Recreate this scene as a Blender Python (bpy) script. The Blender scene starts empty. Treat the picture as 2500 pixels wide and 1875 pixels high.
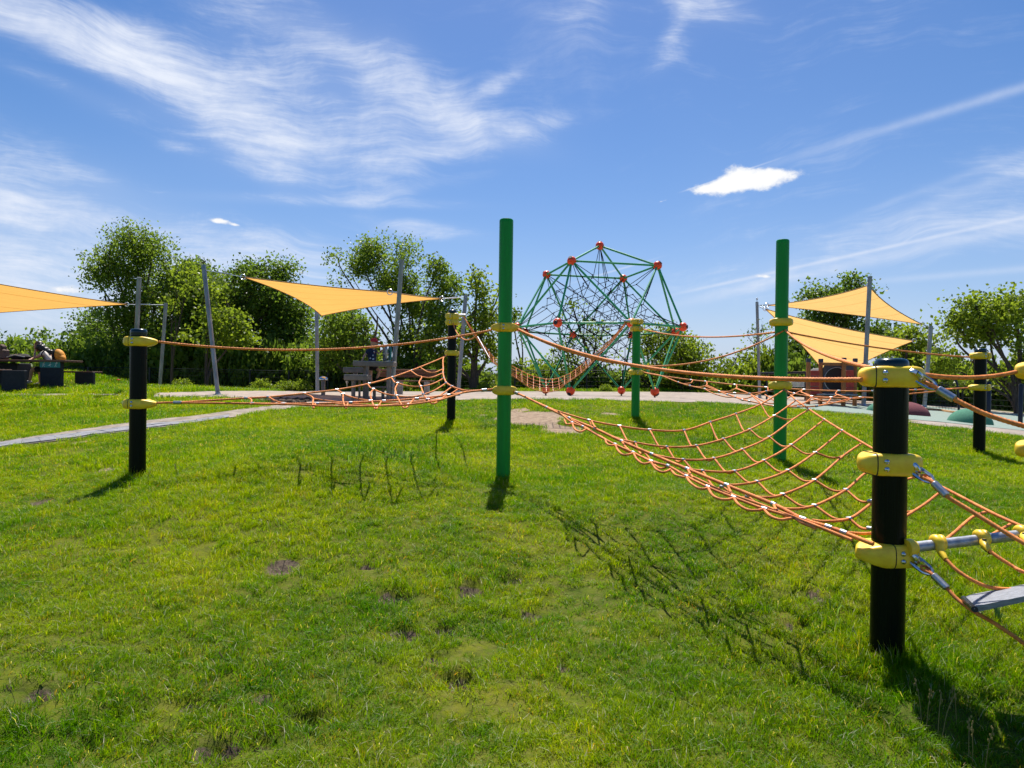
import bpy, bmesh, math, random
import numpy as np
from mathutils import Vector, Matrix
random.seed(7); RNG = np.random.default_rng(7)
scene = bpy.context.scene
COL = scene.collection
# ------------------------------------------------------------------ camera
F = 1666.0; EYE = 1.45
_r = math.radians(.75); _p = 7.5/1666
cf = np.array([0, math.cos(_p), -math.sin(_p)]); _r0 = np.array([1., 0, 0]); _u0 = np.cross(_r0, cf)
cr = math.cos(_r)*_r0 + math.sin(_r)*_u0; cu = math.cos(_r)*_u0 - math.sin(_r)*_r0
C0 = np.array([0, 0, EYE])
cam_d = bpy.data.cameras.new('camera'); cam = bpy.data.objects.new('camera', cam_d); COL.objects.link(cam)
cam.matrix_world = Matrix(((cr[0], cu[0], -cf[0], 0), (cr[1], cu[1], -cf[1], 0), (cr[2], cu[2], -cf[2], EYE), (0, 0, 0, 1)))
cam_d.sensor_width = 36; cam_d.lens = 36*F/2500; cam_d.clip_start = .05; cam_d.clip_end = 3000
scene.camera = cam
def P(x, y, d): return C0 + cr*((x-1250)/F*d) + cu*(-(y-937.5)/F*d) + cf*d
def proj(q):
    v = np.asarray(q)-C0; d = v @ cf
    return 1250+F*(v @ cr)/d, 937.5-F*(v @ cu)/d, d
def direc(x, y):
    v = P(x, y, 1)-C0; return v/np.linalg.norm(v)
# ------------------------------------------------------------------ sun, sky
SUN_EL = math.radians(61); SUN_AZ = math.radians(2)      # azimuth measured from +Y towards +X
sd = Vector((math.sin(SUN_AZ)*math.cos(SUN_EL), math.cos(SUN_AZ)*math.cos(SUN_EL), math.sin(SUN_EL)))
sl = bpy.data.lights.new('sun', 'SUN'); sl.energy = 5.0; sl.angle = math.radians(.53); sl.color = (1, .95, .86)
so = bpy.data.objects.new('sun', sl); COL.objects.link(so); so.rotation_euler = sd.to_track_quat('Z', 'Y').to_euler()
scene.view_settings.view_transform = 'Standard'; scene.view_settings.look = 'None'
scene.view_settings.exposure = 0.52; scene.view_settings.gamma = 1
scene.cycles.max_bounces = 5; scene.cycles.diffuse_bounces = 3; scene.cycles.glossy_bounces = 3; scene.cycles.transparent_max_bounces = 6
scene.cycles.use_adaptive_sampling = True; scene.cycles.adaptive_threshold = .025
world = bpy.data.worlds.new('World'); scene.world = world; world.use_nodes = True
world.cycles.sampling_method = 'MANUAL'; world.cycles.sample_map_resolution = 256
wt = world.node_tree; wt.nodes.clear()
class G_:
    def __init__(s, t): s.t = t
    def n(s, ty, **k):
        o = s.t.nodes.new(ty)
        for a, b in k.items(): setattr(o, a, b)
        return o
    def inp(s, sock, v):
        if isinstance(v, bpy.types.NodeSocket): s.t.links.new(v, sock)
        else: sock.default_value = v
    def m(s, op, a, b=None, c=None, clamp=False):
        o = s.n('ShaderNodeMath', operation=op, use_clamp=clamp)
        for i, v in enumerate((a, b, c)):
            if v is not None: s.inp(o.inputs[i], v)
        return o.outputs[0]
    def vm(s, op, a, b=None):
        o = s.n('ShaderNodeVectorMath', operation=op); s.inp(o.inputs[0], a)
        if b is not None: s.inp(o.inputs[1], b)
        return o.outputs['Value'] if op in ('DOT_PRODUCT', 'LENGTH') else o.outputs['Vector']
    def noise(s, vec, scale, detail=4, rough=.55, dist=0.0, color=False):
        o = s.n('ShaderNodeTexNoise'); s.inp(o.inputs['Vector'], vec)
        o.inputs['Scale'].default_value = scale; o.inputs['Detail'].default_value = detail
        o.inputs['Roughness'].default_value = rough; o.inputs['Distortion'].default_value = dist
        return o.outputs['Color' if color else 'Fac']
    def ss(s, v, a, b, lo=0.0, hi=1.0):
        o = s.n('ShaderNodeMapRange', interpolation_type='SMOOTHSTEP'); s.inp(o.inputs[0], v)
        for i, q in zip((1, 2, 3, 4), (a, b, lo, hi)): o.inputs[i].default_value = q
        return o.outputs[0]
    def mix(s, f, a, b, blend='MIX'):
        o = s.n('ShaderNodeMix', data_type='RGBA', blend_type=blend); s.inp(o.inputs[0], f)
        for i, v in ((6, a), (7, b)):
            if not isinstance(v, bpy.types.NodeSocket) and len(v) == 3: v = (*v, 1)
            s.inp(o.inputs[i], v)
        return o.outputs[2]
g = G_(wt)
sky = g.n('ShaderNodeTexSky', sky_type='NISHITA'); sky.sun_disc = False
sky.sun_elevation = SUN_EL; sky.sun_rotation = SUN_AZ
sky.air_density = 1.0; sky.dust_density = 0.6; sky.ozone_density = 3.0; sky.altitude = 100
D = g.n('ShaderNodeTexCoord').outputs['Generated']
def mask(px, py, ang, su, sv, amp):
    c = direc(px, py); a = math.radians(ang)
    e = P(px+math.cos(a), py+math.sin(a), 1)-P(px, py, 1); U = e-c*(e @ c); U /= np.linalg.norm(U); V = np.cross(c, U)
    k = F/math.sqrt(1+((px-1250)/F)**2+((py-937)/F)**2)**-1
    A = g.vm('DOT_PRODUCT', D, tuple(U*k/su)); B = g.vm('DOT_PRODUCT', D, tuple(V*k/sv))
    q = g.m('MULTIPLY_ADD', B, B, g.m('MULTIPLY', A, A))
    return g.m('MULTIPLY', g.m('EXPONENT', g.m('MULTIPLY', q, -1.0)), amp)
def msum(l):
    t = l[0]
    for v in l[1:]: t = g.m('ADD', t, v)
    return t
sep = g.n('ShaderNodeSeparateXYZ'); wt.links.new(D, sep.inputs[0])
front = g.ss(sep.outputs[1], 0, .2)
cirrus_m = msum([mask(*a) for a in [(60, 60, 22, 330, 45, .9), (330, 150, 30, 260, 55, 1.0), (560, 250, 28, 210, 50, 1.0),
    (320, 90, 20, 60, 30, .35), (600, 370, 40, 120, 34, .8), (700, 410, 20, 100, 30, .6), (700, 60, 22, 150, 32, .6), (840, 110, 40, 130, 40, .5),
    (960, 190, 60, 80, 65, .95), (1050, 265, 32, 120, 32, .85), (1180, 310, 18, 130, 34, 1.0), (1150, 345, -12, 190, 26, .75),
    (800, 330, 0, 330, 105, .75), (700, 170, 10, 300, 110, .55), (1200, 215, -30, 70, 18, .45), (820, 490, 2, 280, 13, .6), (950, 470, -8, 90, 14, .55),
    (920, 445, 10, 50, 14, .5), (0, 480, 12, 300, 120, 1.1), (230, 435, 15, 60, 22, .45), (150, 650, 8, 520, 120, 1.5), (620, 620, 6, 360, 70, .5), (1040, 560, 8, 160, 22, .45),
    (440, 360, 10, 40, 12, .4), (300, 270, 12, 120, 30, .25), (110, 190, 20, 130, 24, .35),
    (1730, 20, 10, 90, 28, .6), (1650, 70, -60, 60, 22, .45), (1640, 140, -40, 60, 20, .25), (1420, 20, 0, 70, 50, .2),
    (2350, 560, -16, 520, 60, .3), (1900, 640, -12, 420, 60, .26), (2450, 440, -22, 300, 60, .25)]])
# fibres: stretched and bent by a slow noise
warp = g.vm('SUBTRACT', g.noise(D, 2.6, 3, .5, color=True), (.5, .5, .5))
def vscale(v, k):
    o = g.n('ShaderNodeVectorMath', operation='SCALE'); g.inp(o.inputs[0], v); o.inputs['Scale'].default_value = k; return o.outputs[0]
dw = g.vm('ADD', D, vscale(warp, .2))
def fibre(rot, sc, ns, seed):
    mp = g.n('ShaderNodeMapping'); wt.links.new(dw, mp.inputs[0]); mp.inputs['Rotation'].default_value = (0, math.radians(rot), 0)
    mp.inputs['Scale'].default_value = sc; mp.inputs['Location'].default_value = (seed, seed*2, 0); return g.noise(mp.outputs[0], ns, 6, .68)
fib = fibre(26, (1.3, 1.3, 8.0), 3.0, 0); fib2 = fibre(-12, (1.4, 1.4, 9.0), 3.4, 3.1); fib3 = fibre(10, (2.5, 2.5, 24.0), 4.0, 7.7)
blot = g.noise(dw, 5.0, 6, .66)
tex = g.m('ADD', g.m('ADD', g.m('MULTIPLY', fib, .95), g.m('MULTIPLY', fib2, .65)), g.m('ADD', g.m('MULTIPLY', fib3, .45), g.m('MULTIPLY', blot, .95)))   # mean 1.5
everywhere = g.m('MULTIPLY', g.ss(g.noise(dw, 1.1, 3, .5), .5, .72), .22)
cov = g.m('ADD', g.m('MULTIPLY', cirrus_m, front), everywhere)
cov = g.m('SUBTRACT', 1.0, g.m('EXPONENT', g.m('MULTIPLY', cov, -1.15)))
cir = g.ss(g.m('ADD', g.m('MULTIPLY', cov, .78), g.m('MULTIPLY', g.m('SUBTRACT', tex, 1.5), 1.5)), .10, 1.2)
cir = g.m('MULTIPLY', g.m('MULTIPLY', cir, g.ss(cov, .02, .4)), .82)
cir = g.m('ADD', cir, g.m('MULTIPLY', g.ss(cov, 0, 1.0), .2), clamp=True)
def trail(a, b, w, amp, soft=.04):
    da, db = direc(*a), direc(*b); n = np.cross(da, db); n /= np.linalg.norm(n)
    t = db-da*(da @ db); t /= np.linalg.norm(t); L = math.asin(min(1, float(t @ db)))
    q = g.m('MULTIPLY', g.vm('DOT_PRODUCT', D, tuple(n)), F/w)
    line = g.m('EXPONENT', g.m('MULTIPLY', g.m('MULTIPLY', q, q), -1.0))
    al = g.vm('DOT_PRODUCT', D, tuple(t))
    s = g.m('MULTIPLY', g.ss(al, -soft, soft*2), g.ss(al, math.sin(L)+.02, math.sin(L)-.05))
    return g.m('MULTIPLY', g.m('MULTIPLY', line, s), amp)
tr = msum([trail((1640, 720), (2700, 486), 4, .5), trail((1640, 745), (2700, 505), 13, .3), trail((1900, 395), (2700, 152), 9, .34, .15),
    trail((1665, 468), (1900, 388), 1.6, .5, .01), trail((1400, 690), (1606, 630), 2.2, .38, .02), trail((2100, 690), (2700, 640), 7, .25),
    trail((1900, 640), (2700, 340), 14, .14, .1), trail((2000, 560), (2700, 300), 8, .13, .1)])
tr = g.m('MULTIPLY', tr, g.m('ADD', .55, g.m('MULTIPLY', g.noise(D, 60, 4), .9)))
tr = g.m('MULTIPLY', tr, front)
# little cumulus
cn = g.noise(g.vm('MULTIPLY', D, (1, 1, 1.5)), 26, 6, .62)
cum_m = msum([mask(*a) for a in [(1770, 452, -12, 60, 18, 1.1), (1840, 447, -8, 70, 20, 1.05), (1800, 420, -10, 42, 20, .95), (1885, 420, 5, 62, 15, .95), (1715, 462, 0, 26, 12, .7),
    (1868, 675, 2, 24, 6, 1.05), (540, 540, 8, 26, 6, 1.0), (575, 549, 8, 14, 4, .7), (165, 708, 0, 60, 13, 1.0), (1620, 490, -15, 12, 3, .5), (1925, 678, 0, 8, 4, .8)]])
cum = g.m('MULTIPLY', g.ss(g.m('ADD', cum_m, g.m('MULTIPLY', g.m('SUBTRACT', cn, .5), 2.6)),   .36, .95), g.m('MULTIPLY', front, g.ss(cum_m, .08, .35)))
skyc = sky.outputs[0]
cumc = g.mix(g.ss(g.m('ADD', cum_m, g.m('MULTIPLY', g.m('SUBTRACT', cn, .5), 2.6)), .55, 1.25), (7.2, 7.6, 8.4), (9.3, 9.3, 9.3))
hs = g.n('ShaderNodeHueSaturation'); wt.links.new(skyc, hs.inputs['Color']); hs.inputs['Saturation'].default_value = 1.36; hs.inputs['Value'].default_value = 1.0
skyc = g.mix(1.0, hs.outputs[0], (1.05, .955, 1.03, 1), 'MULTIPLY')
hz = g.m('MULTIPLY', g.m('EXPONENT', g.m('MULTIPLY', g.m('MAXIMUM', sep.outputs[2], 0.0), -7.0)), .82)
skyc = g.mix(hz, skyc, (4.3, 5.5, 7.9))
c1 = g.mix(cir, skyc, (7.3, 7.8, 8.9)); c2 = g.mix(tr, c1, (6.8, 7.4, 8.7)); c3 = g.mix(cum, c2, cumc)
bg = g.n('ShaderNodeBackground'); bg.inputs['Strength'].default_value = .078; wt.links.new(c3, bg.inputs[0])
wo = g.n('ShaderNodeOutputWorld'); wt.links.new(bg.outputs[0], wo.inputs[0])

# ------------------------------------------------------------------ materials
def mat(name, col, rough=.5, metal=0, var=.0, vscale_=8, bump=0, bscale=60, trans=0, spec=.5, coat=0, col2=None, tcol=None, stretch=None):
    m = bpy.data.materials.new(name); m.use_nodes = True; t = m.node_tree; t.nodes.clear(); k = G_(t)
    b = k.n('ShaderNodeBsdfPrincipled'); b.inputs['Roughness'].default_value = rough; b.inputs['Metallic'].default_value = metal
    b.inputs['Specular IOR Level'].default_value = spec; b.inputs['Coat Weight'].default_value = coat; b.inputs['Coat Roughness'].default_value = .08
    pos = k.n('ShaderNodeNewGeometry').outputs['Position']
    if stretch: pos = k.vm('MULTIPLY', pos, stretch)
    c = (*col, 1)
    if var or col2:
        n1 = k.noise(pos, vscale_, 6, .6)
        dark = tuple(x*(1-var) for x in col); lite = tuple(min(1, x*(1+var)) for x in (col2 or col))
        c = k.mix(k.ss(n1, .32, .68), dark, lite); k.inp(b.inputs['Base Color'], c)
        r = k.m('ADD', rough-.06, k.m('MULTIPLY', k.noise(pos, vscale_*2.3, 4), .14)); k.inp(b.inputs['Roughness'], r)
    else: b.inputs['Base Color'].default_value = c
    if bump:
        bp = k.n('ShaderNodeBump'); bp.inputs['Strength'].default_value = bump; bp.inputs['Distance'].default_value = .01
        k.inp(bp.inputs['Height'], k.noise(pos, bscale, 5, .6)); t.links.new(bp.outputs[0], b.inputs['Normal'])
    o = k.n('ShaderNodeOutputMaterial'); out = b.outputs[0]
    if trans:
        tr_ = k.n('ShaderNodeBsdfTranslucent'); k.inp(tr_.inputs[0], (*tcol, 1) if tcol else c)
        mx = k.n('ShaderNodeMixShader'); mx.inputs[0].default_value = trans
        t.links.new(out, mx.inputs[1]); t.links.new(tr_.outputs[0], mx.inputs[2]); out = mx.outputs[0]
    t.links.new(out, o.inputs[0]); return m
M = {}
M['black'] = mat('black_green_powder_coat', (.002, .0055, .004), .28, var=.3, vscale_=5, stretch=(22, 22, .5), spec=.12)
M['cap'] = mat('teal_black_cap', (.004, .022, .034), .22, var=.2, spec=.4)
M['green'] = mat('green_powder_coat', (.0, .29, .03), .34, var=.12, vscale_=2, stretch=(8, 8, .6), spec=.3)
M['dgreen'] = mat('green_tube_paint', (.03, .34, .13), .35, var=.12, vscale_=1.5)
M['yellow'] = mat('yellow_plastic', (1.0, .62, .03), .38, var=.12, vscale_=16, bump=.05, bscale=180)
M['seam'] = mat('dark_joint', (.03, .02, .008), .7)
M['chrome'] = mat('stainless_steel', (.62, .62, .63), .22, 1, var=.1, vscale_=30)
M['alu'] = mat('aluminium_ferrule', (.42, .44, .47), .42, 1, var=.15, vscale_=60)
M['galv'] = mat('galvanised_steel', (.36, .38, .41), .45, .7, var=.28, vscale_=22)
M['mast'] = mat('galvanised_mast', (.27, .29, .31), .5, .45, var=.22, vscale_=7, stretch=(1, 1, .35))
M['rope'] = mat('orange_rope', (.90, .26, .055), .6, var=.28, vscale_=22, bump=.35, bscale=420, spec=.35)
M['netrope'] = mat('orange_net_rope', (.86, .25, .06), .62, var=.32, vscale_=14, bump=.35, bscale=420, spec=.3)
M['blackrope'] = mat('black_rope', (.004, .004, .005), .85, var=.2, spec=.1)
M['ball'] = mat('orange_red_hub', (.95, .075, .01), .34, var=.08)
M['ballplug'] = mat('black_hub_plug', (.012, .012, .015), .5)
M['concrete'] = mat('dark_concrete', (.018, .020, .027), .85, var=.2, vscale_=10, bump=.2)
M['lconcrete'] = mat('light_concrete', (.30, .29, .28), .85, var=.2, vscale_=10, bump=.2)
M['wood'] = mat('brown_bench_wood', (.13, .055, .03), .6, var=.35, vscale_=9, stretch=(.6, 5, 14))
M['pwood'] = mat('playhouse_pole_wood', (.33, .115, .03), .65, var=.3, vscale_=8, stretch=(5, 5, .8))
M['greywood'] = mat('grey_plank', (.24, .25, .28), .62, var=.28, vscale_=16, stretch=(.8, 10, 10), bump=.3, bscale=70)
M['redpanel'] = mat('dark_red_board', (.40, .03, .016), .5, var=.25, vscale_=9)
M['darkpanel'] = mat('slate_panel', (.05, .05, .065), .5, var=.15)
M['black_in'] = mat('tunnel_rubber', (.008, .008, .009), .6)
M['teal'] = mat('teal_print', (.02, .22, .20), .45)
M['white'] = mat('white_print', (.7, .72, .7), .5)
M['steelbrush'] = mat('brushed_steel_basin', (.35, .33, .31), .35, .8, var=.2)
M['play_grey'] = mat('grey_play_table', (.21, .165, .135), .55, var=.15)
M['rubber_g'] = mat('green_rubber_granulate', (.055, .21, .13), .9, var=.3, vscale_=90, bump=.5, bscale=200)
M['rubber_m'] = mat('maroon_rubber_granulate', (.16, .035, .045), .9, var=.3, vscale_=90, bump=.5, bscale=200)
M['rail'] = mat('dark_blue_steel', (.01, .015, .028), .35, .3, var=.1)
M['fence'] = mat('anthracite_fence', (.018, .024, .026), .5, .3)
M['bark'] = mat('bark', (.085, .06, .045), .9, var=.4, vscale_=9, bump=.6, bscale=30, stretch=(3, 3, .6))
M['skin'] = mat('skin', (.52, .27, .18), .5, var=.06)
M['hair'] = mat('dark_hair', (.012, .007, .006), .45, var=.3, vscale_=40)
M['shirtw'] = mat('cream_shirt', (.75, .68, .60), .85, var=.1)
M['navy'] = mat('navy_print_shirt', (.012, .022, .06), .85, var=.15)
M['blackcloth'] = mat('black_cloth', (.008, .008, .010), .85)
M['capred'] = mat('red_cap_cloth', (.55, .02, .03), .75)
M['shoe'] = mat('grey_shoe', (.28, .27, .28), .7)
M['pack'] = mat('orange_backpack', (.75, .30, .02), .7, var=.15, vscale_=20)
M['bag'] = mat('brown_bag', (.13, .08, .06), .8, var=.2)
M['kerbwood'] = mat('timber_edging', (.35, .19, .07), .8, var=.25)
M['soil'] = mat('dark_soil', (.07, .048, .032), .95, var=.4, vscale_=20, bump=.8, bscale=40)
M['poppy'] = mat('poppy_petal', (.8, .03, .01), .6, trans=.4)
def sailmat(name, col, tc):
    m = bpy.data.materials.new(name); m.use_nodes = True; t = m.node_tree; t.nodes.clear(); k = G_(t)
    uv = k.n('ShaderNodeTexCoord').outputs['UV']
    w = k.n('ShaderNodeTexWave', wave_type='BANDS', bands_direction='Y'); k.inp(w.inputs[0], uv); w.inputs['Scale'].default_value = 26; w.inputs['Distortion'].default_value = 1.2; w.inputs['Detail'].default_value = 3
    nz = k.noise(k.vm('MULTIPLY', uv, (3, 40, 1)), 2.5, 5)
    f = k.m('ADD', k.m('MULTIPLY', w.outputs['Fac'], .35), k.m('MULTIPLY', nz, .65))
    c = k.mix(k.ss(f, .2, .8), tuple(x*.86 for x in col), tuple(min(1, x*1.1) for x in col))
    ct = k.mix(k.ss(f, .2, .8), tuple(x*.84 for x in tc), tuple(min(1, x*1.1) for x in tc))
    sx = k.n('ShaderNodeSeparateXYZ'); k.inp(sx.inputs[0], uv); se = k.m('ABSOLUTE', k.m('SUBTRACT', k.m('FRACT', k.m('MULTIPLY', sx.outputs[1], 5.0)), .5)); sf = k.m('MULTIPLY', k.ss(se, .03, .012), .45)
    c = k.mix(sf, c, (.25, .12, .02)); ct = k.mix(sf, ct, (.3, .14, .02))
    b = k.n('ShaderNodeBsdfDiffuse'); k.inp(b.inputs[0], c); b2 = k.n('ShaderNodeBsdfTranslucent'); k.inp(b2.inputs[0], ct)
    bp = k.n('ShaderNodeBump'); bp.inputs['Strength'].default_value = .3; bp.inputs['Distance'].default_value = .01; k.inp(bp.inputs['Height'], f)
    t.links.new(bp.outputs[0], b.inputs['Normal'])
    mx = k.n('ShaderNodeMixShader'); mx.inputs[0].default_value = .66; t.links.new(b.outputs[0], mx.inputs[1]); t.links.new(b2.outputs[0], mx.inputs[2])
    o = k.n('ShaderNodeOutputMaterial'); t.links.new(mx.outputs[0], o.inputs[0]); return m
M['sail_o'] = sailmat('orange_sail_cloth', (.58, .33, .10), (.74, .40, .10))
M['sail_p'] = sailmat('sand_yellow_sail_cloth', (.62, .41, .15), (.74, .46, .155))
def leafmat(name, a, b, tboost=1.9, trans=.42):
    m = bpy.data.materials.new(name); m.use_nodes = True; t = m.node_tree; t.nodes.clear(); k = G_(t)
    at = k.n('ShaderNodeAttribute', attribute_name='tint').outputs['Fac']
    pos = k.n('ShaderNodeNewGeometry').outputs['Position']
    f = k.m('ADD', k.m('MULTIPLY', at, .6), k.m('MULTIPLY', k.noise(pos, .9, 3), .4))
    c = k.mix(k.ss(f, .15, .85), a, b)
    tc = k.mix(k.ss(f, .15, .85), tuple(min(1, x*tboost) for x in a), tuple(min(1, x*tboost) for x in b))
    p = k.n('ShaderNodeBsdfPrincipled'); k.inp(p.inputs['Base Color'], c); p.inputs['Roughness'].default_value = .45; p.inputs['Specular IOR Level'].default_value = .3
    tr_ = k.n('ShaderNodeBsdfTranslucent'); k.inp(tr_.inputs[0], tc)
    mx = k.n('ShaderNodeMixShader'); mx.inputs[0].default_value = trans+.08; t.links.new(p.outputs[0], mx.inputs[1]); t.links.new(tr_.outputs[0], mx.inputs[2])
    o = k.n('ShaderNodeOutputMaterial'); t.links.new(mx.outputs[0], o.inputs[0]); return m
M['leaf_pop'] = leafmat('poplar_leaves', (.08, .135, .012), (.17, .235, .018))
M['leaf_dark'] = leafmat('dark_leaves', (.062, .11, .010), (.13, .195, .016))
M['leaf_lite'] = leafmat('light_green_leaves', (.11, .165, .011), (.20, .255, .016))
M['leaf_bush'] = leafmat('bush_leaves', (.062, .115, .011), (.15, .21, .018))
# grass blade material, patchy by place
def grassmat(name, dry=0.0):
    m = bpy.data.materials.new(name); m.use_nodes = True; t = m.node_tree; t.nodes.clear(); k = G_(t)
    pos = k.n('ShaderNodeNewGeometry').outputs['Position']; rnd = k.n('ShaderNodeObjectInfo').outputs['Random']
    at = k.n('ShaderNodeAttribute', attribute_name='tint').outputs['Fac']
    n1 = k.noise(pos, .55, 4, .6); n2 = k.noise(pos, 3.0, 4, .6)
    f = k.m('ADD', k.m('ADD', k.m('MULTIPLY', n1, .55), k.m('MULTIPLY', n2, .33)), k.m('MULTIPLY', k.m('ADD', rnd, at), .06))
    c = k.mix(k.ss(f, .38, .64), (.072, .182, .0), (.26, .325, .0))
    c = k.mix(k.ss(k.noise(pos, 8, 4, .65), .42, .68), c, k.mix(1.0, c, (.72, .9, .9, 1), 'MULTIPLY'))
    strawy = k.m('MULTIPLY', k.ss(k.noise(pos, 3.2, 7, .75), .50, .70), k.ss(at, .35, .75))
    c = k.mix(k.m('MULTIPLY', strawy, .75), c, (.30, .22, .06))
    c = k.mix(k.m('MULTIPLY', k.ss(at, .90, .93), k.ss(k.noise(pos, 2.1, 4, .6), .45, .6)), c, (.50, .27, .07)); c = k.mix(k.ss(at, .965, .97), c, (.52, .48, .36))
    p = k.n('ShaderNodeBsdfPrincipled'); k.inp(p.inputs['Base Color'], c); p.inputs['Roughness'].default_value = .42; p.inputs['Specular IOR Level'].default_value = .17
    tc = k.mix(1.0, c, (2.0, 1.9, .25, 1), 'MULTIPLY')
    tr_ = k.n('ShaderNodeBsdfTranslucent'); k.inp(tr_.inputs[0], tc)
    mx = k.n('ShaderNodeMixShader'); mx.inputs[0].default_value = .5; t.links.new(p.outputs[0], mx.inputs[1]); t.links.new(tr_.outputs[0], mx.inputs[2])
    o = k.n('ShaderNodeOutputMaterial'); t.links.new(mx.outputs[0], o.inputs[0]); return m
M['grass'] = grassmat('lawn_grass_blades')

# ------------------------------------------------------------------ object helpers
def link(o): COL.objects.link(o); return o
LOC = {}
def thing(name, label, cat, loc=(0, 0, 0), group=None):
    o = bpy.data.objects.new(name, None); link(o); o.location = tuple(float(v) for v in loc); o.empty_display_size = .1
    o['label'] = label; o['category'] = cat
    if group: o['group'] = group
    LOC[o.name] = np.array(loc, float); return o
def rootloc(o):
    while o.parent: o = o.parent
    return LOC.get(o.name, np.zeros(3))
def part(name, geo, m, parent=None, smooth=True, label=None, uv=None):
    v, f = geo; v = np.asarray(v, float)
    if parent is not None: v = v-rootloc(parent)
    me = bpy.data.meshes.new(name); me.from_pydata(v.tolist(), [], [tuple(int(i) for i in q) for q in f]); me.materials.append(m)
    if smooth: me.shade_smooth(); me.set_sharp_from_angle(angle=math.radians(42))
    if uv is not None:
        l = me.uv_layers.new(name='UVMap'); idx = np.empty(len(me.loops), int); me.loops.foreach_get('vertex_index', idx)
        l.data.foreach_set('uv', np.asarray(uv)[idx].ravel())
    o = bpy.data.objects.new(name, me); link(o)
    if parent is not None: o.parent = parent
    if label: o['label'] = label
    return o
def solo(name, geo, m, label, cat, group=None, smooth=True, uv=None):
    o = part(name, geo, m, None, smooth, None, uv); o['label'] = label; o['category'] = cat
    if group: o['group'] = group
    return o
def structure(name, geo, m, smooth=True, kind='structure'):
    o = part(name, geo, m, None, smooth); o['kind'] = kind; return o
def inst(name, mesh, parent, pos, mtx=None):
    o = bpy.data.objects.new(name, mesh); link(o); o.parent = parent
    lp = np.asarray(pos)-rootloc(parent)
    o.matrix_local = Matrix.Translation(Vector(lp)) @ (mtx if mtx is not None else Matrix.Identity(4)); return o
def join(gs):
    V = []; Fc = []; n = 0
    for v, f in gs:
        V.append(np.asarray(v, float)); Fc += [tuple(i+n for i in q) for q in f]; n += len(v)
    return np.vstack(V), Fc
def unit(v): v = np.asarray(v, float); return v/(np.linalg.norm(v)+1e-12)
def frames(p):
    p = np.asarray(p, float); t = np.gradient(p, axis=0); t /= np.linalg.norm(t, axis=1)[:, None]+1e-12
    a = np.array([0, 0, 1.]) if abs(t[0][2]) < .9 else np.array([1., 0, 0])
    n = np.empty_like(p); n[0] = unit(a-t[0]*(a @ t[0]))
    for i in range(1, len(p)): n[i] = unit(n[i-1]-t[i]*(n[i-1] @ t[i]))
    return t, n, np.cross(t, n)
def tube(p, r, sides=8, caps=True):
    p = np.asarray(p, float); _, n, b = frames(p); r = np.broadcast_to(np.asarray(r, float), (len(p),))
    a = np.arange(sides)/sides*2*math.pi
    V = (p[:, None]+(n[:, None]*np.cos(a)[None, :, None]+b[:, None]*np.sin(a)[None, :, None])*r[:, None, None]).reshape(-1, 3)
    Fc = [(i*sides+j, i*sides+(j+1) % sides, (i+1)*sides+(j+1) % sides, (i+1)*sides+j) for i in range(len(p)-1) for j in range(sides)]
    if caps: Fc += [tuple(range(sides))[::-1], tuple((len(p)-1)*sides+j for j in range(sides))]
    return V, Fc
def resample(p, step):
    p = np.asarray(p, float); s = np.r_[0, np.cumsum(np.linalg.norm(np.diff(p, axis=0), axis=1))]
    n = max(2, int(s[-1]/step)+1); q = np.linspace(0, s[-1], n)
    return np.c_[np.interp(q, s, p[:, 0]), np.interp(q, s, p[:, 1]), np.interp(q, s, p[:, 2])], q
def spline(p, k=8):
    p = np.asarray(p, float)
    if len(p) < 3: return np.linspace(p[0], p[-1], k+1)
    q = np.vstack([2*p[0]-p[1], p, 2*p[-1]-p[-2]]); out = []
    for i in range(1, len(q)-2):
        t = np.linspace(0, 1, k, endpoint=False)[:, None]; a, b, c, d = q[i-1], q[i], q[i+1], q[i+2]
        out.append(.5*((2*b)+(-a+c)*t+(2*a-5*b+4*c-d)*t**2+(-a+3*b-3*c+d)*t**3))
    return np.vstack(out+[p[-1:]])
def laid_rope(p, r, lobes=4, sides=12, step=None, pitch=None):
    """A rope of twisted strands: lobed cross-section turning along the line."""
    step = step or r*.55; pitch = pitch or r*6.2
    p, s = resample(p, step); _, n, b = frames(p)
    a = np.arange(sides)/sides*2*math.pi; ph = s/pitch*2*math.pi
    rad = r*(.77+.26*np.abs(np.cos(lobes/2*(a[None, :]-ph[:, None]))))
    V = (p[:, None]+(n[:, None]*np.cos(a)[None, :, None]+b[:, None]*np.sin(a)[None, :, None])*rad[:, :, None]).reshape(-1, 3)
    N = len(p); i = np.arange(N-1)[:, None]; j = np.arange(sides)[None, :]
    Fc = np.stack([i*sides+j, i*sides+(j+1) % sides, (i+1)*sides+(j+1) % sides, (i+1)*sides+j], -1).reshape(-1, 4).tolist()
    Fc += [tuple(range(sides))[::-1], tuple((N-1)*sides+q for q in range(sides))]
    return V, Fc
def rope_geo(p, r, dist):
    r *= .94
    if dist < 6.5: return laid_rope(p, r)
    if dist < 9: return laid_rope(p, r, 4, 9, r*.9)
    q, _ = resample(p, .05); return tube(q, r, 7)
def lathe(prof, sides=28, base=(0, 0, 0), caps=True):
    a = np.arange(sides)/sides*2*math.pi; V = []; n = len(prof)
    for r, z in prof: V += [(base[0]+r*math.cos(t), base[1]+r*math.sin(t), base[2]+z) for t in a]
    Fc = [(i*sides+j, i*sides+(j+1) % sides, (i+1)*sides+(j+1) % sides, (i+1)*sides+j) for i in range(n-1) for j in range(sides)]
    if caps: Fc += [tuple(range(sides))[::-1], tuple((n-1)*sides+j for j in range(sides))]
    return np.array(V), Fc
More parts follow.
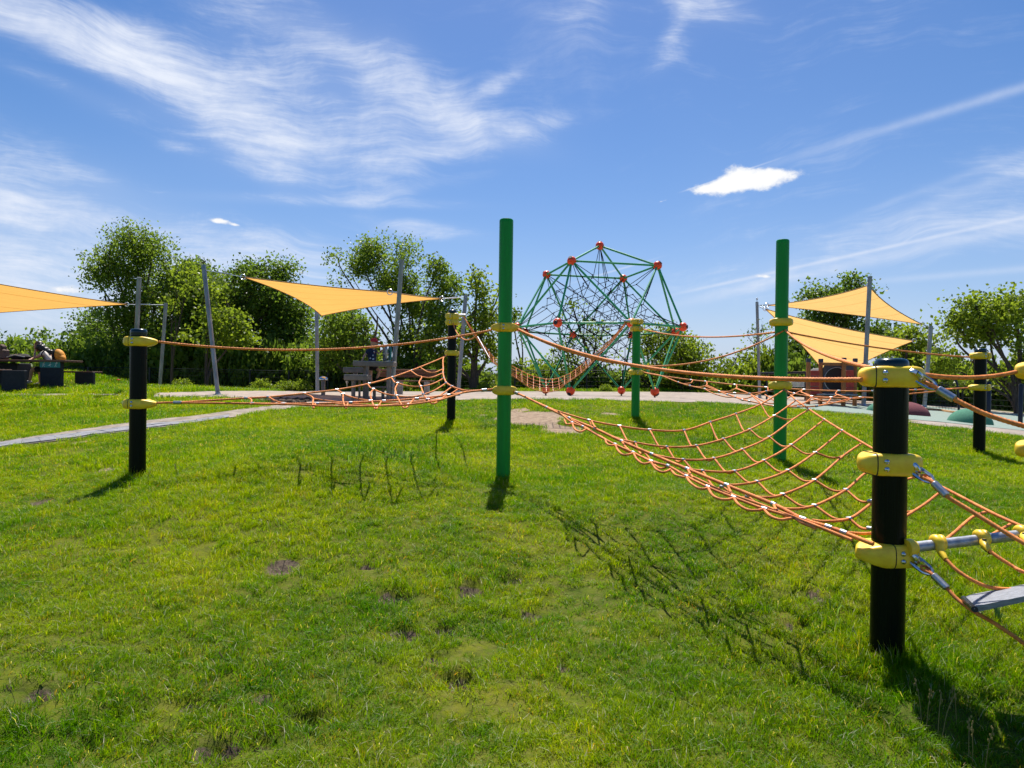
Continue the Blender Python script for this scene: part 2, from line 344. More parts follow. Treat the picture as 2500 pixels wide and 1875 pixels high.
def sphere(c, r, seg=14, rings=9, sc=(1, 1, 1)):
    V = [(c[0], c[1], c[2]-r*sc[2])]
    for i in range(1, rings):
        f = -math.pi/2+math.pi*i/rings
        V += [(c[0]+r*sc[0]*math.cos(f)*math.cos(2*math.pi*j/seg), c[1]+r*sc[1]*math.cos(f)*math.sin(2*math.pi*j/seg), c[2]+r*sc[2]*math.sin(f)) for j in range(seg)]
    V.append((c[0], c[1], c[2]+r*sc[2])); Fc = [(0, 1+(j+1) % seg, 1+j) for j in range(seg)]
    for i in range(rings-2): Fc += [(1+i*seg+j, 1+i*seg+(j+1) % seg, 1+(i+1)*seg+(j+1) % seg, 1+(i+1)*seg+j) for j in range(seg)]
    l = len(V)-1; Fc += [(1+(rings-2)*seg+j, 1+(rings-2)*seg+(j+1) % seg, l) for j in range(seg)]
    return np.array(V), Fc
def box(c, s, bev=.006, rz=0, ry=0):
    """Bevelled box: centre, full sizes."""
    h = np.array(s)/2; b = min(bev, *(h*.45)); V = []; L = [(-h[2], b), (-h[2]+b, 0), (h[2]-b, 0), (h[2], b)]
    for z, i in L:
        x, y = h[0]-i, h[1]-i; k = b*.5 if i == 0 else 0
        V += [(-x+b, -y, z), (x-b, -y, z), (x, -y+b, z), (x, y-b, z), (x-b, y, z), (-x+b, y, z), (-x, y-b, z), (-x, -y+b, z)]
    Fc = [(i*8+j, i*8+(j+1) % 8, i*8+8+(j+1) % 8, i*8+8+j) for i in range(3) for j in range(8)]
    Fc += [tuple(range(8))[::-1], tuple(24+j for j in range(8))]
    V = np.array(V)
    if ry: V = V @ np.array([[math.cos(ry), 0, -math.sin(ry)], [0, 1, 0], [math.sin(ry), 0, math.cos(ry)]])
    if rz: V = V @ np.array([[math.cos(rz), math.sin(rz), 0], [-math.sin(rz), math.cos(rz), 0], [0, 0, 1]])
    return V+np.array(c), Fc
def mesh_of(name, geo, m, smooth=True):
    me = bpy.data.meshes.new(name); me.from_pydata(np.asarray(geo[0]).tolist(), [], [tuple(q) for q in geo[1]]); me.materials.append(m)
    if smooth: me.shade_smooth(); me.set_sharp_from_angle(angle=math.radians(42))
    return me
def aim(d): return Vector(d).to_track_quat('Z', 'Y').to_matrix().to_4x4()
# value noise
_perm = RNG.random((256, 256))
def vn(x, y, s=1.0, seed=0):
    x = np.asarray(x, float)*s+seed*17.31+500; y = np.asarray(y, float)*s+seed*9.7+500
    xi = np.floor(x).astype(int); yi = np.floor(y).astype(int); fx = x-xi; fy = y-yi; fx = fx*fx*(3-2*fx); fy = fy*fy*(3-2*fy)
    g_ = lambda a, b: _perm[a % 256, b % 256]
    return (g_(xi, yi)*(1-fx)+g_(xi+1, yi)*fx)*(1-fy)+(g_(xi, yi+1)*(1-fx)+g_(xi+1, yi+1)*fx)*fy

# ------------------------------------------------------------------ terrain
ctl = [(0, 0, 0), (-3, 0, .03), (3, 0, -.03), (0, 2, .0), (-3, 3, .10), (0, -6, 0), (-9, -6, 0.1), (9, -6, -.1), (-9, 1, .15), (8, 1, -.05), (0, 4.5, .06), (3, 2, 0.0)]
for a in [(2165, 1610, 3.5), (335, 1172, 7.07), (1228, 1183, 7.8), (1903, 1130, 8.7), (1551, 1023, 13.3), (1101, 1034, 12.7), (2390, 1108, 10.2),
          (0, 1092, 9.6), (600, 1009, 13), (0, 965, 17.5), (150, 946, 19.5), (800, 985, 16), (1240, 976, 16), (1600, 980, 16), (1850, 990, 15.5), (2120, 1012, 14.5),
          (2300, 1040, 12.7), (2500, 1063, 12), (-300, 1150, 9.6), (600, 956, 27), (1250, 957, 28), (1600, 958, 28), (1855, 971, 25), (2167, 990, 20), (2240, 1015, 16.5), (2365, 1035, 13.8),
          (830, 1116, 7.3), (610, 1122, 7.2), (1392, 970, 22), (1600, 973, 22.3), (1334, 967, 24.6), (1516, 967, 25.6), (1480, 968, 23.7), (2500, 1028, 18), (1100, 1290, 5.6), (1600, 1200, 6.6), (-200, 950, 27), (250, 947, 28), (2300, 992, 26), (2800, 1050, 18)]: ctl.append(tuple(P(*a)))
ctl = np.array(ctl)
def _phi(r): return np.where(r > 1e-9, r*r*np.log(r+1e-12), 0)
_n = len(ctl); _A = np.zeros((_n+3, _n+3)); _d = np.linalg.norm(ctl[:, None, :2]-ctl[None, :, :2], axis=2)
_A[:_n, :_n] = _phi(_d)+np.eye(_n)*.25; _A[:_n, _n:] = np.c_[np.ones(_n), ctl[:, :2]]; _A[_n:, :_n] = _A[:_n, _n:].T
_w = np.linalg.solve(_A, np.r_[ctl[:, 2], 0, 0, 0])
DIV = []   # divots: x,y,rx,ry,depth
def terr(x, y, micro=True):
    x = np.asarray(x, float); y = np.asarray(y, float); sh = x.shape; X = x.ravel(); Y = y.ravel()
    Xc = np.clip(X, -18, 20); Yc = np.clip(Y, -6, 30)
    z = np.zeros_like(X)
    for i in range(_n): z += _w[i]*_phi(np.hypot(Xc-ctl[i, 0], Yc-ctl[i, 1]))
    z += _w[_n]+_w[_n+1]*Xc+_w[_n+2]*Yc
    z = z-np.clip(Y-33, 0, 40)*.09-np.clip(Y-90, 0, 1e9)*.004
    z += .5*np.exp(-((X+15.2)/1.7)**2-((Y-23.5)/1.2)**2)        # grassy mound behind the picnic tables
    if micro:
        z += (vn(X, Y, 1.3, 1)-.5)*.05*np.clip(1-Y/14, .25, 1)+(vn(X, Y, 4.2, 2)-.5)*.045*np.clip(1-Y/14, .1, 1)+(vn(X, Y, 9.5, 3)-.5)*.022*np.clip(1-Y/9, 0, 1)
        for a, b, rx, ry, dp in DIV: z -= dp*np.clip(1.7*np.exp(-((X-a)/rx)**2-((Y-b)/ry)**2)-.35, 0, 1)
    return z.reshape(sh)
def Gp(px, py, off=0.0):
    ds = np.concatenate([np.arange(1, 8, .05), np.arange(8, 60, .12)])
    pts = np.array([P(px, py, d) for d in ds]); h = pts[:, 2]-terr(pts[:, 0], pts[:, 1], False)
    k = np.argmax(h < 0) if (h < 0).any() else len(ds)-1
    if k > 0:
        t = h[k-1]/(h[k-1]-h[k]+1e-9); q = pts[k-1]*(1-t)+pts[k]*t
    else: q = pts[0]
    q = q.copy(); q[2] = float(terr(q[0], q[1], False))+off; return q
def inpoly(x, y, poly):
    c = np.zeros(np.shape(x), bool); n = len(poly)
    for i in range(n):
        x1, y1 = poly[i][:2]; x2, y2 = poly[(i+1) % n][:2]
        c ^= ((y1 > y) != (y2 > y)) & (x < (x2-x1)*(y-y1)/(y2-y1+1e-12)+x1)
    return c
z3 = lambda x, y: (1100+x/4.424, 750+y/4.424)
sandpoly = [Gp(*z3(*a)) for a in [(600, 1125), (655, 1112), (900, 1112), (1240, 1115), (1320, 1130), (1260, 1170), (1180, 1240), (1365, 1300), (1365, 1420), (1150, 1370), (950, 1320), (860, 1270), (655, 1235), (560, 1200)]]
for px, py, rx, ry, dp in [(1085, 1530, 34, 8, .04), (1290, 1500, 22, 8, .03), (900, 1380, 20, 6, .03), (360, 1600, 26, 8, .04), (640, 1810, 26, 10, .05), (180, 1640, 20, 8, .03), (1150, 1441, 26, 14, .05), (1125, 1650, 46, 20, .07), (1062, 1600, 22, 12, .04), (985, 1543, 26, 10, .04), (960, 1458, 40, 8, .035), (300, 1745, 18, 18, .05), (250, 1808, 50, 12, .07),
        (102, 1222, 24, 6, .02), (262, 1147, 26, 6, .02), (690, 1384, 22, 6, .03), (1243, 1413, 26, 9, .04), (745, 1750, 42, 14, .06), (531, 1822, 46, 16, .07), (418, 1661, 24, 10, .03), (500, 1718, 40, 8, .05), (1370, 1625, 26, 9, .03), (640, 1712, 24, 7, .04), (100, 1700, 34, 12, .04), (1990, 1455, 14, 14, .04), (1945, 1530, 16, 10, .04), (820, 1600, 18, 7, .03), (870, 1745, 20, 8, .04)]:
    q = Gp(px, py); d = q[1]; DIV.append((q[0], q[1], 1.1*rx*d/F, max(.045, 1.3*ry*d*d/F/1.4), min(.11, dp*1.9)))
smallsand = [Gp(px, py) for px, py in [(1480, 1010), (1500, 1012), (1180, 1014), (102, 1222), (262, 1147), (200, 1080), (620, 1000), (560, 1006), (690, 1384)]]
def baremask(x, y):
    """1 where sand/soil shows, 0 in lawn (soft)."""
    v = np.zeros(np.shape(x)); j = (vn(x, y, 2.3, 5)-.5)*.5+(vn(x, y, 7, 6)-.5)*.2
    v = np.maximum(v, inpoly(x+j, y+j*1.5, [q[:2] for q in sandpoly]).astype(float))
    rag = .72+.75*vn(x, y, 17, 14)*vn(x, y, 6, 15)*1.6
    for a, b, rx, ry, dp in DIV: v = np.maximum(v, np.clip(1.5*np.exp(-((x-a)/rx/1.1/rag)**2-((y-b)/ry/rag)**2)-.2, 0, 1)*(dp > .01))
    for q in smallsand: v = np.maximum(v, np.clip(1.1*np.exp(-((x-q[0])/.17)**2-((y-q[1])/.22)**2)-.25, 0, 1))
    return v
# sheets: strips between a near and a far edge, laid over the terrain
def strip(near, far, off, nu=90, nv=8):
    near = np.array([Gp(*a) for a in near]); far = np.array([Gp(*a) for a in far])
    def rs(p):
        s = np.r_[0, np.cumsum(np.linalg.norm(np.diff(p, axis=0), axis=1))]; q = np.linspace(0, 1, nu+1)*s[-1]
        return np.c_[np.interp(q, s, p[:, 0]), np.interp(q, s, p[:, 1])]
    a, b = rs(near), rs(far); V = []
    for j in range(nv+1):
        t = j/nv; q = a*(1-t)+b*t; z = terr(q[:, 0], q[:, 1], True)+off; V.append(np.c_[q, z])
    V = np.vstack(V); w = nu+1
    Fc = [(j*w+i, j*w+i+1, (j+1)*w+i+1, (j+1)*w+i) for j in range(nv) for i in range(nu)]
    return (V, Fc), [tuple(q) for q in np.vstack([a, b[::-1]])]
sheets = {}
sheets['path'], poly_path = strip([(-220, 1135), (0, 1097), (163, 1077), (312, 1054), (461, 1037), (600, 1015), (700, 999)], [(-220, 1106), (0, 1075), (163, 1054), (312, 1033), (461, 1018), (560, 1004), (640, 993), (700, 986)], .012, 110, 4)
sheets['plaza'], poly_plaza = strip([(372, 970), (480, 972), (560, 972), (640, 980), (700, 997), (760, 995), (900, 987), (1110, 977), (1240, 975.5), (1400, 976.5), (1600, 980), (1850, 990), (1990, 1004), (2120, 1014), (2218, 1032), (2407, 1056), (2500, 1068), (2700, 1098)],
                       [(384, 959), (460, 957), (560, 955), (620, 955), (700, 954.5), (780, 954), (900, 955), (1000, 956), (1240, 956), (1400, 956.5), (1600, 957.5), (1850, 963), (1990, 970), (2120, 978), (2218, 985), (2407, 1000), (2500, 1010), (2700, 1030)], .010, 200, 22)
sheets['rubber'], poly_rub = strip([(1880, 992), (1990, 1003), (2120, 1012), (2218, 1025), (2407, 1043), (2500, 1053), (2700, 1080)], [(1880, 986), (1990, 988), (2120, 986), (2218, 989), (2407, 1004), (2500, 1014), (2700, 1034)], .016, 120, 14)
sheets['footpath'], poly_foot = strip([(-300, 968), (-100, 967), (0, 966.5), (160, 966), (318, 965.5)], [(-300, 963), (-100, 962.5), (0, 962), (160, 962), (318, 961.5)], .012, 60, 3)
polys = [poly_path, poly_plaza, poly_foot]
# ground: one sheet from behind the camera to the horizon
def axis(lo, hi, fine_lo, fine_hi, st, gr=1.16):
    a = list(np.arange(fine_lo, fine_hi+1e-6, st)); s = st
    while a[-1] < hi: s *= gr; a.append(a[-1]+s)
    s = st
    while a[0] > lo: s *= gr; a.insert(0, a[0]-s)
    return np.array(a)
xs = axis(-900, 900, -9, 10, .06); ys = axis(-300, 1500, .6, 5.2, .038); ys = np.r_[ys[ys <= 5.2], axis(5.25, 1500, 5.25, 17, .08)]
XX, YY = np.meshgrid(xs, ys); ZZ = terr(XX, YY); gv = np.c_[XX.ravel(), YY.ravel(), ZZ.ravel()]
w = len(xs); i = np.arange(len(ys)-1)[:, None]; j = np.arange(w-1)[None, :]
gf = np.stack([i*w+j, i*w+j+1, (i+1)*w+j+1, (i+1)*w+j], -1).reshape(-1, 4)
def groundmat():
    m = bpy.data.materials.new('lawn_soil'); m.use_nodes = True; t = m.node_tree; t.nodes.clear(); k = G_(t)
    pos = k.n('ShaderNodeNewGeometry').outputs['Position']; at = k.n('ShaderNodeAttribute', attribute_name='bare').outputs['Fac']
    n1 = k.noise(pos, .55, 4, .6); n2 = k.noise(pos, 5, 6, .7)
    gr = k.mix(k.ss(k.m('ADD', k.m('MULTIPLY', n1, .5), k.m('MULTIPLY', n2, .5)), .36, .66), (.055, .10, .002), (.17, .175, .006))
    gr = k.mix(k.m('MULTIPLY', k.ss(k.noise(pos, 22, 6, .75), .38, .62), .55), gr, k.mix(k.ss(k.noise(pos, 7, 5, .7), .35, .65), (.05, .05, .012), (.17, .15, .045)))
    sand = k.mix(k.ss(k.noise(pos, 9, 8, .7), .3, .7), (.22, .155, .105), (.40, .30, .21))
    soil = k.mix(k.ss(k.noise(pos, 30, 6, .7), .3, .7), (.05, .036, .026), (.16, .12, .085))
    fl = k.n('ShaderNodeAttribute', attribute_name='sandy').outputs['Fac']
    ba = k.mix(fl, soil, sand)
    f = k.ss(k.m('ADD', at, k.m('MULTIPLY', k.m('SUBTRACT', k.noise(pos, 14, 4), .5), .35)), .4, .6)
    c = k.mix(f, gr, ba)
    b = k.n('ShaderNodeBsdfPrincipled'); k.inp(b.inputs['Base Color'], c); b.inputs['Roughness'].default_value = .95; b.inputs['Specular IOR Level'].default_value = .15
    bp = k.n('ShaderNodeBump'); bp.inputs['Strength'].default_value = .7; bp.inputs['Distance'].default_value = .02; k.inp(bp.inputs['Height'], k.noise(pos, 40, 8, .7)); t.links.new(bp.outputs[0], b.inputs['Normal'])
    o = k.n('ShaderNodeOutputMaterial'); t.links.new(b.outputs[0], o.inputs[0]); return m
M['ground'] = groundmat()
me = bpy.data.meshes.new('ground'); me.from_pydata(gv.tolist(), [], gf.tolist()); me.materials.append(M['ground']); me.shade_smooth()
bm_ = baremask(XX, YY).ravel(); a_ = me.attributes.new('bare', 'FLOAT', 'POINT'); a_.data.foreach_set('value', bm_.astype(np.float32))
sd_ = (YY.ravel() > 7.5).astype(np.float32); a_ = me.attributes.new('sandy', 'FLOAT', 'POINT'); a_.data.foreach_set('value', sd_)
ground = link(bpy.data.objects.new('ground', me)); ground['kind'] = 'structure'
M['plaza'] = mat('sandy_paving', (.34, .285, .24), .92, var=.16, vscale_=3.5, bump=.4, bscale=25, spec=.2)
M['slab'] = mat('grey_path_slab', (.22, .22, .235), .85, var=.28, vscale_=5, bump=.3, bscale=60)
M['rub'] = mat('pale_green_rubber_floor', (.24, .30, .26), .9, var=.13, vscale_=40, bump=.2, bscale=200, spec=.2)
M['pathbed'] = mat('sandy_path_bed', (.29, .245, .20), .95, var=.32, vscale_=5, bump=.4, spec=.1)
plaza = structure('sandy_plaza', sheets['plaza'], M['plaza']); structure('rubber_floor', sheets['rubber'], M['rub']); structure('footpath', sheets['footpath'], M['pathbed'])
pathst = structure('path', sheets['path'], M['pathbed'])
# paving slabs of the grey path
pn = np.array([Gp(*a)[:2] for a in [(-200, 1132), (0, 1096), (163, 1076), (312, 1053), (461, 1036), (560, 1022)]]); pf = np.array([Gp(*a)[:2] for a in [(-200, 1116), (0, 1083), (163, 1064), (312, 1043), (461, 1030), (560, 1016)]])
def along(p, k):
    s = np.r_[0, np.cumsum(np.linalg.norm(np.diff(p, axis=0), axis=1))]; q = np.linspace(0, s[-1], k); return np.c_[np.interp(q, s, p[:, 0]), np.interp(q, s, p[:, 1])]
K = 20; A_, B_ = along(pn, K+1), along(pf, K+1)
for i in range(K):
    for h0, h1 in ((.0, .5), (.5, 1.0)):
        def cp(u, v): a = A_[i]*(1-u)+A_[i+1]*u; b = B_[i]*(1-u)+B_[i+1]*u; return a*(1-v)+b*v
        dv = h1-h0; cs = [cp(.015, h0+.015), cp(.985, h0+.015), cp(.985, h1-.015), cp(.015, h1-.015)]
        zt = [float(terr(c[0], c[1]))+.030+random.uniform(-.004, .004) for c in cs]
        V = [(c[0], c[1], z-.05) for c, z in zip(cs, zt)]+[(c[0], c[1], z) for c, z in zip(cs, zt)]
        part('paving_slab', (V, [(3, 2, 1, 0), (4, 5, 6, 7), (0, 1, 5, 4), (1, 2, 6, 5), (2, 3, 7, 6), (3, 0, 4, 7)]), M['slab'], pathst, smooth=False)
# loose soil heap at the corner of the plaza
def soilheap():
    gs = []
    for _ in range(70):
        q = Gp(random.uniform(655, 760), random.uniform(976, 984)); r = random.uniform(.03, .08)
        v, f = sphere((q[0]+random.gauss(0, .1), q[1]+random.gauss(0, .15), q[2]+r*.3), r, 7, 5, (1.3, 1, .7)); v = v+RNG.normal(0, r*.12, v.shape); gs.append((v, f))
    o = part('soil_heap', join(gs), M['soil']); o['kind'] = 'stuff'; o['label'] = 'heap of dark loose soil clods at the corner of the pale paving'
    o['category'] = 'soil'
soilheap()

# ------------------------------------------------------------------ grass
def tuft(nb, rad, h0, h1, wd, lean):
    V = []; Fc = []; T = []
    for _ in range(nb):
        a = random.uniform(0, 6.283); rr = rad*math.sqrt(random.random()); x, y = rr*math.cos(a), rr*math.sin(a)
        h = random.uniform(h0, h1); la = random.uniform(0, 6.283); l = h*random.uniform(.1, lean); dx, dy = math.cos(la)*l, math.sin(la)*l
        fa = random.uniform(0, 3.14); wx, wy = math.cos(fa)*wd*random.uniform(.7, 1.3)/2, math.sin(fa)*wd/2; n = len(V)
        V += [(x-wx, y-wy, -.01), (x+wx, y+wy, -.01), (x+dx*.4-wx*.8, y+dy*.4-wy*.8, h*.6), (x+dx*.4+wx*.8, y+dy*.4+wy*.8, h*.6), (x+dx*1.1, y+dy*1.1, h*random.uniform(.85, 1))]
        Fc += [(n, n+1, n+3, n+2), (n+2, n+3, n+4)]; T += [random.random()]*2
    me = bpy.data.meshes.new('grass_tuft'); me.from_pydata(V, [], Fc); me.materials.append(M['grass'])
    at = me.attributes.new('tint', 'FLOAT', 'FACE'); at.data.foreach_set('value', T); return me
def tuft_collection(name, specs):
    c = bpy.data.collections.new(name)
    for s in specs: c.objects.link(bpy.data.objects.new('grass_tuft', tuft(*s)))
    return c
def scatter(name, pts, rot, scl, coll, label, cat):
    me = bpy.data.meshes.new(name); me.vertices.add(len(pts)); me.vertices.foreach_set('co', np.asarray(pts, np.float32).ravel())
    a = me.attributes.new('rot', 'FLOAT_VECTOR', 'POINT'); a.data.foreach_set('vector', np.asarray(rot, np.float32).ravel())
    a = me.attributes.new('scl', 'FLOAT_VECTOR', 'POINT'); a.data.foreach_set('vector', np.asarray(scl, np.float32).ravel())
    o = link(bpy.data.objects.new(name, me)); o['kind'] = 'stuff'; o['label'] = label; o['category'] = cat
    ng = bpy.data.node_groups.new(name, 'GeometryNodeTree'); ng.interface.new_socket('Geometry', in_out='INPUT', socket_type='NodeSocketGeometry'); ng.interface.new_socket('Geometry', in_out='OUTPUT', socket_type='NodeSocketGeometry')
    N = ng.nodes; gi = N.new('NodeGroupInput'); go = N.new('NodeGroupOutput'); ip = N.new('GeometryNodeInstanceOnPoints'); ci = N.new('GeometryNodeCollectionInfo')
    ci.inputs['Collection'].default_value = coll; ci.inputs['Separate Children'].default_value = True; ci.inputs['Reset Children'].default_value = True
    ip.inputs['Pick Instance'].default_value = True
    ra = N.new('GeometryNodeInputNamedAttribute'); ra.data_type = 'FLOAT_VECTOR'; ra.inputs[0].default_value = 'rot'
    sa = N.new('GeometryNodeInputNamedAttribute'); sa.data_type = 'FLOAT_VECTOR'; sa.inputs[0].default_value = 'scl'
    L = ng.links.new; L(gi.outputs[0], ip.inputs['Points']); L(ci.outputs[0], ip.inputs['Instance']); L(ra.outputs[0], ip.inputs['Rotation']); L(sa.outputs[0], ip.inputs['Scale']); L(ip.outputs[0], go.inputs[0])
    md = o.modifiers.new('scatter', 'NODES'); md.node_group = ng; return o
POSTXY = []
def lush(x, y):
    v = .5+.9*(vn(x, y, .8, 11)-.5)+.5*(vn(x, y, 2.6, 12)-.5)
    for a in POSTXY: v = v+.9*np.exp(-((x-a[0])**2+(y-a[1]+.15)**2)/.35**2)
    return v
def grass_points(y0, y1, dens, xm=.82, xo=2.0, xlo=-99, xhi=99):
    hw = xm*y1+xo; n = int(dens*2*hw*(y1-y0)); y = RNG.uniform(y0, y1, n); x = RNG.uniform(-hw, hw, n)
    k = (abs(x) < xm*y+xo) & (x > xlo) & (x < xhi); x, y = x[k], y[k]
    bare = baremask(x, y); k = bare+(RNG.random(len(x))-.5)*.4 < .36
    for pl in polys: k &= ~inpoly(x+(vn(x, y, 3, 8)-.5)*.3, y+(vn(x, y, 2.5, 9)-.5)*.55+(vn(x, y, 9, 10)-.5)*.3+.10, pl)
    thin = vn(x, y, 1.7, 21)*.45+vn(x, y, 5.5, 22)*.3+vn(x, y, 13, 23)*.25; k &= RNG.random(len(x)) < np.clip((thin-.22)*5.0, .35, 1)
    return x[k], y[k]
def lay_grass(name, bands, coll, label):
    P_, S_ = [], []
    for y0, y1, dens, sc, kw in bands:
        x, y = grass_points(y0, y1, dens, **kw); z = terr(x, y); l = np.clip(lush(x, y), .25, 1.7)
        P_.append(np.c_[x, y, z]); h = sc*(.42+.66*l)*RNG.uniform(.75, 1.2, len(x)); S_.append(np.c_[np.full(len(x), sc)*RNG.uniform(.85, 1.2, len(x)), np.full(len(x), sc), h])
    for q in (POSTXY if name == 'lawn_grass_near' else []):
        a = RNG.uniform(0, 6.28, 260); rr = PR+.01+np.abs(RNG.normal(0, .14, 260)); x = q[0]+np.cos(a)*rr; y = q[1]+np.sin(a)*rr
        P_.append(np.c_[x, y, terr(x, y)]); S_.append(np.c_[np.full(260, 1.), np.full(260, 1.), RNG.uniform(.9, 2.1, 260)*np.clip(1.25-rr*1.5, .5, 1.2)])
    P_ = np.vstack(P_); S_ = np.vstack(S_); n = len(P_)
    R_ = np.c_[RNG.normal(0, .12, n), RNG.normal(0, .12, n), RNG.uniform(0, 6.28, n)]
    return scatter(name, P_, R_, S_, coll, label, 'grass')

# ------------------------------------------------------------------ rope-course posts
bolt_me = mesh_of('bolt', join([lathe([(.0001, .013), (.007, .0115), (.0125, .0065), (.014, 0), (.014, -.006)], 12), tube([(0, 0, .008), (0, 0, .0117)], .0042, 6)]), M['chrome'])
PR = .08
def clamp_outline(la, lb, ta, tb, w=.104, n=14):
    """half widths along s; ends round (t=0) or tapering to a rope exit (t=1)."""
    def end(L, t):
        s0 = .05; u = np.linspace(0, 1, n); s = s0+(L-s0)*np.sin(u*math.pi/2)
        q = (s-s0)/(L-s0); rnd = w*np.sqrt(np.clip(1-q**2.15, 0, 1)); tap = w*(1-.72*np.clip(q, 0, 1)**1.25)*np.sqrt(np.clip(1-q**14, 0, 1))
        return s, rnd*(1-t)+tap*t
    s1, w1 = end(lb, tb); s2, w2 = end(la, ta)
    S = np.r_[-s2[::-1], s1]; Wd = np.r_[w2[::-1], w1]; return S, Wd
def clamp(parent, c, ang, la=.15, lb=.15, ta=0, tb=0, h=.105, seams=(-.075,), bolts=True, exits=()):
    """Two-shell plastic clamp round a post at c, long axis turned by ang."""
    S, Wd = clamp_outline(la, lb, ta, tb); n = len(S); ca, sa = math.cos(ang), math.sin(ang)
    lev = [(-1, .74), (-.95, .85), (-.80, .945), (-.5, .99), (0, 1.012), (.5, .99), (.80, .945), (.95, .85), (1, .74)]
    hs = np.ones(n)
    for i_, s in enumerate(S):
        t = (tb if s > 0 else ta); L = lb if s > 0 else la; q = max(0, (abs(s)-.07)/(L-.07)); hs[i_] = 1-.62*t*q**1.3-.42*(1-t)*q**3.2
    def W3(s, wv, z): return np.c_[c[0]+s*ca-wv*sa, c[1]+s*sa+wv*ca, c[2]+z]
    V = []; m2 = 2*n
    for zf, k in lev:
        s = S*(1-(1-k)*.35); V.append(np.vstack([W3(s, Wd*k, zf*h/2*hs), W3(s[::-1], -Wd[::-1]*k, zf*h/2*hs[::-1])]))
    V = np.vstack(V); nl = len(lev)
    Fc = [(a*m2+b, a*m2+(b+1) % m2, (a+1)*m2+(b+1) % m2, (a+1)*m2+b) for a in range(nl-1) for b in range(m2)]
    for base, fl in ((0, False), ((nl-1)*m2, True)):
        for b in range(n-1):
            q = (base+b, base+b+1, base+m2-2-b, base+m2-1-b); Fc.append(q if fl else q[::-1])
    cl = part('clamp', (V, Fc), M['yellow'], parent)
    gs = []
    for s in seams:
        wv = np.interp(s, S, Wd)*1.004+.0012; hh = h/2*1.004+.0012; pr = []
        for zf, k in lev+[(z, k) for z, k in lev[::-1]]: pr.append((zf, k))
        ring = [(wv*k, zf*hh) for zf, k in lev]+[(-wv*k, zf*hh) for zf, k in lev[::-1]]
        a = np.vstack([W3(np.array([s-.0022]), np.array([y]), z) for y, z in ring]); b = np.vstack([W3(np.array([s+.0022]), np.array([y]), z) for y, z in ring]); q = len(ring)
        gs.append((np.vstack([a, b]), [(i, (i+1) % q, q+(i+1) % q, q+i) for i in range(q)]+[tuple(range(q))[::-1], tuple(range(q, 2*q))]))
    if gs: part('clamp_joint', join(gs), M['seam'], cl, smooth=False)
    if bolts:
        for s in seams:
            for sg in (-1, 1):
                sb = s+.038*(1 if s < 0 else -1)
                for dz in (-.019, .019):
                    wv = np.interp(sb, S, Wd)*1.0; nrm = np.array([-sa*sg, ca*sg, 0])
                    q = np.array([c[0]+sb*ca, c[1]+sb*sa, c[2]+dz])+nrm*wv
                    if nrm @ (C0-q) > -.02: inst('bolt', bolt_me, cl, q, aim(nrm))
    for e in exits:   # dark rope socket at a tip or on a face
        d = unit(e[1]); part('rope_socket', tube([e[0]-d*.012, e[0]+d*.004], .019, 12), M['seam'], cl)
    return cl
def make_post(color, base, d, top, label):
    b = P(base[0], base[1], d); zt = P(base[0], top, d)[2]; g0 = float(terr(b[0], b[1], False)); POSTXY.append((b[0], b[1]))
    t = thing('rope_course_post', label, 'post', (b[0], b[1], g0), 'posts of the rope course')
    z0 = g0-.15; bl = color == 'black'
    capH = .055
    part('post_tube', lathe([(PR, z0), (PR, zt-capH-.012)], 40, (b[0], b[1], 0)), M['black' if bl else 'green'], t)
    if bl: pr = [(PR*.985, -capH-.012), (PR*.985, -capH), (PR*1.0, -capH+.004), (PR*1.0, -.03), (PR*.96, -.014), (PR*.84, -.004), (PR*.6, 0), (.001, .002)]
    else: pr = [(PR*.995, -capH-.012), (PR*1.0, -capH), (PR*1.0, -.022), (PR*.97, -.010), (PR*.88, -.002), (PR*.6, 0), (.001, .001)]
    part('post_cap', lathe([(r, zt+z) for r, z in pr], 40, (b[0], b[1], 0), caps=False), M['cap' if bl else 'green'], t)
    return t, b
def pz(base, d, row): return P(base[0], row, d)[2]
# near
near_b, near_d = (2165, 1610), 3.5
nearT, nb = make_post('black', near_b, near_d, 875, 'thick black post in the right foreground with three yellow clamps')
# aim of ropes for clamp axes is chosen so the lugs point along the ropes as seen
nz = [pz(near_b, near_d, r) for r in (920, 1131, 1349)]
clamp(nearT, (nb[0], nb[1], nz[0]), math.radians(-10), .155, .155, 0, 0, .108, seams=(-.10,))
clamp(nearT, (nb[0], nb[1], nz[1]), math.radians(-4), .155, .15, 0, 0, .112, seams=(-.10,))
clamp(nearT, (nb[0], nb[1], nz[2]), math.radians(8), .17, .145, .5, 0, .118, seams=(-.035,))
left_b, left_d = (335, 1172), 7.07
leftT, lb_ = make_post('black', left_b, left_d, 803, 'black post on the left lawn where two orange ropes begin')
for row in (834, 986): clamp(leftT, (lb_[0], lb_[1], pz(left_b, left_d, row)), math.radians(3), .145, .19, 0, .8, .10, seams=(-.055,))
cen_b, cen_d = (1228, 1183), 7.8
cenT, cb_ = make_post('green', cen_b, cen_d, 536, 'tallest green post in the middle of the lawn')
clamp(cenT, (cb_[0], cb_[1], pz(cen_b, cen_d, 800)), math.radians(3), .165, .165, .85, .85, .105, seams=(-.06,))
clamp(cenT, (cb_[0], cb_[1], pz(cen_b, cen_d, 953)), math.radians(2), .14, .15, .1, .1, .105, seams=())
rg_b, rg_d = (1903, 1130), 8.7
rgT, rb_ = make_post('green', rg_b, rg_d, 586, 'tall green post on the right in front of the pale sails')
for row in (787, 941): clamp(rgT, (rb_[0], rb_[1], pz(rg_b, rg_d, row)), math.radians(-6), .15, .14, 0, 0, .10, seams=())
bg_b, bg_d = (1551, 1023), 13.3
bgT, bb_ = make_post('green', bg_b, bg_d, 779, 'short green post at the back in front of the climbing dome')
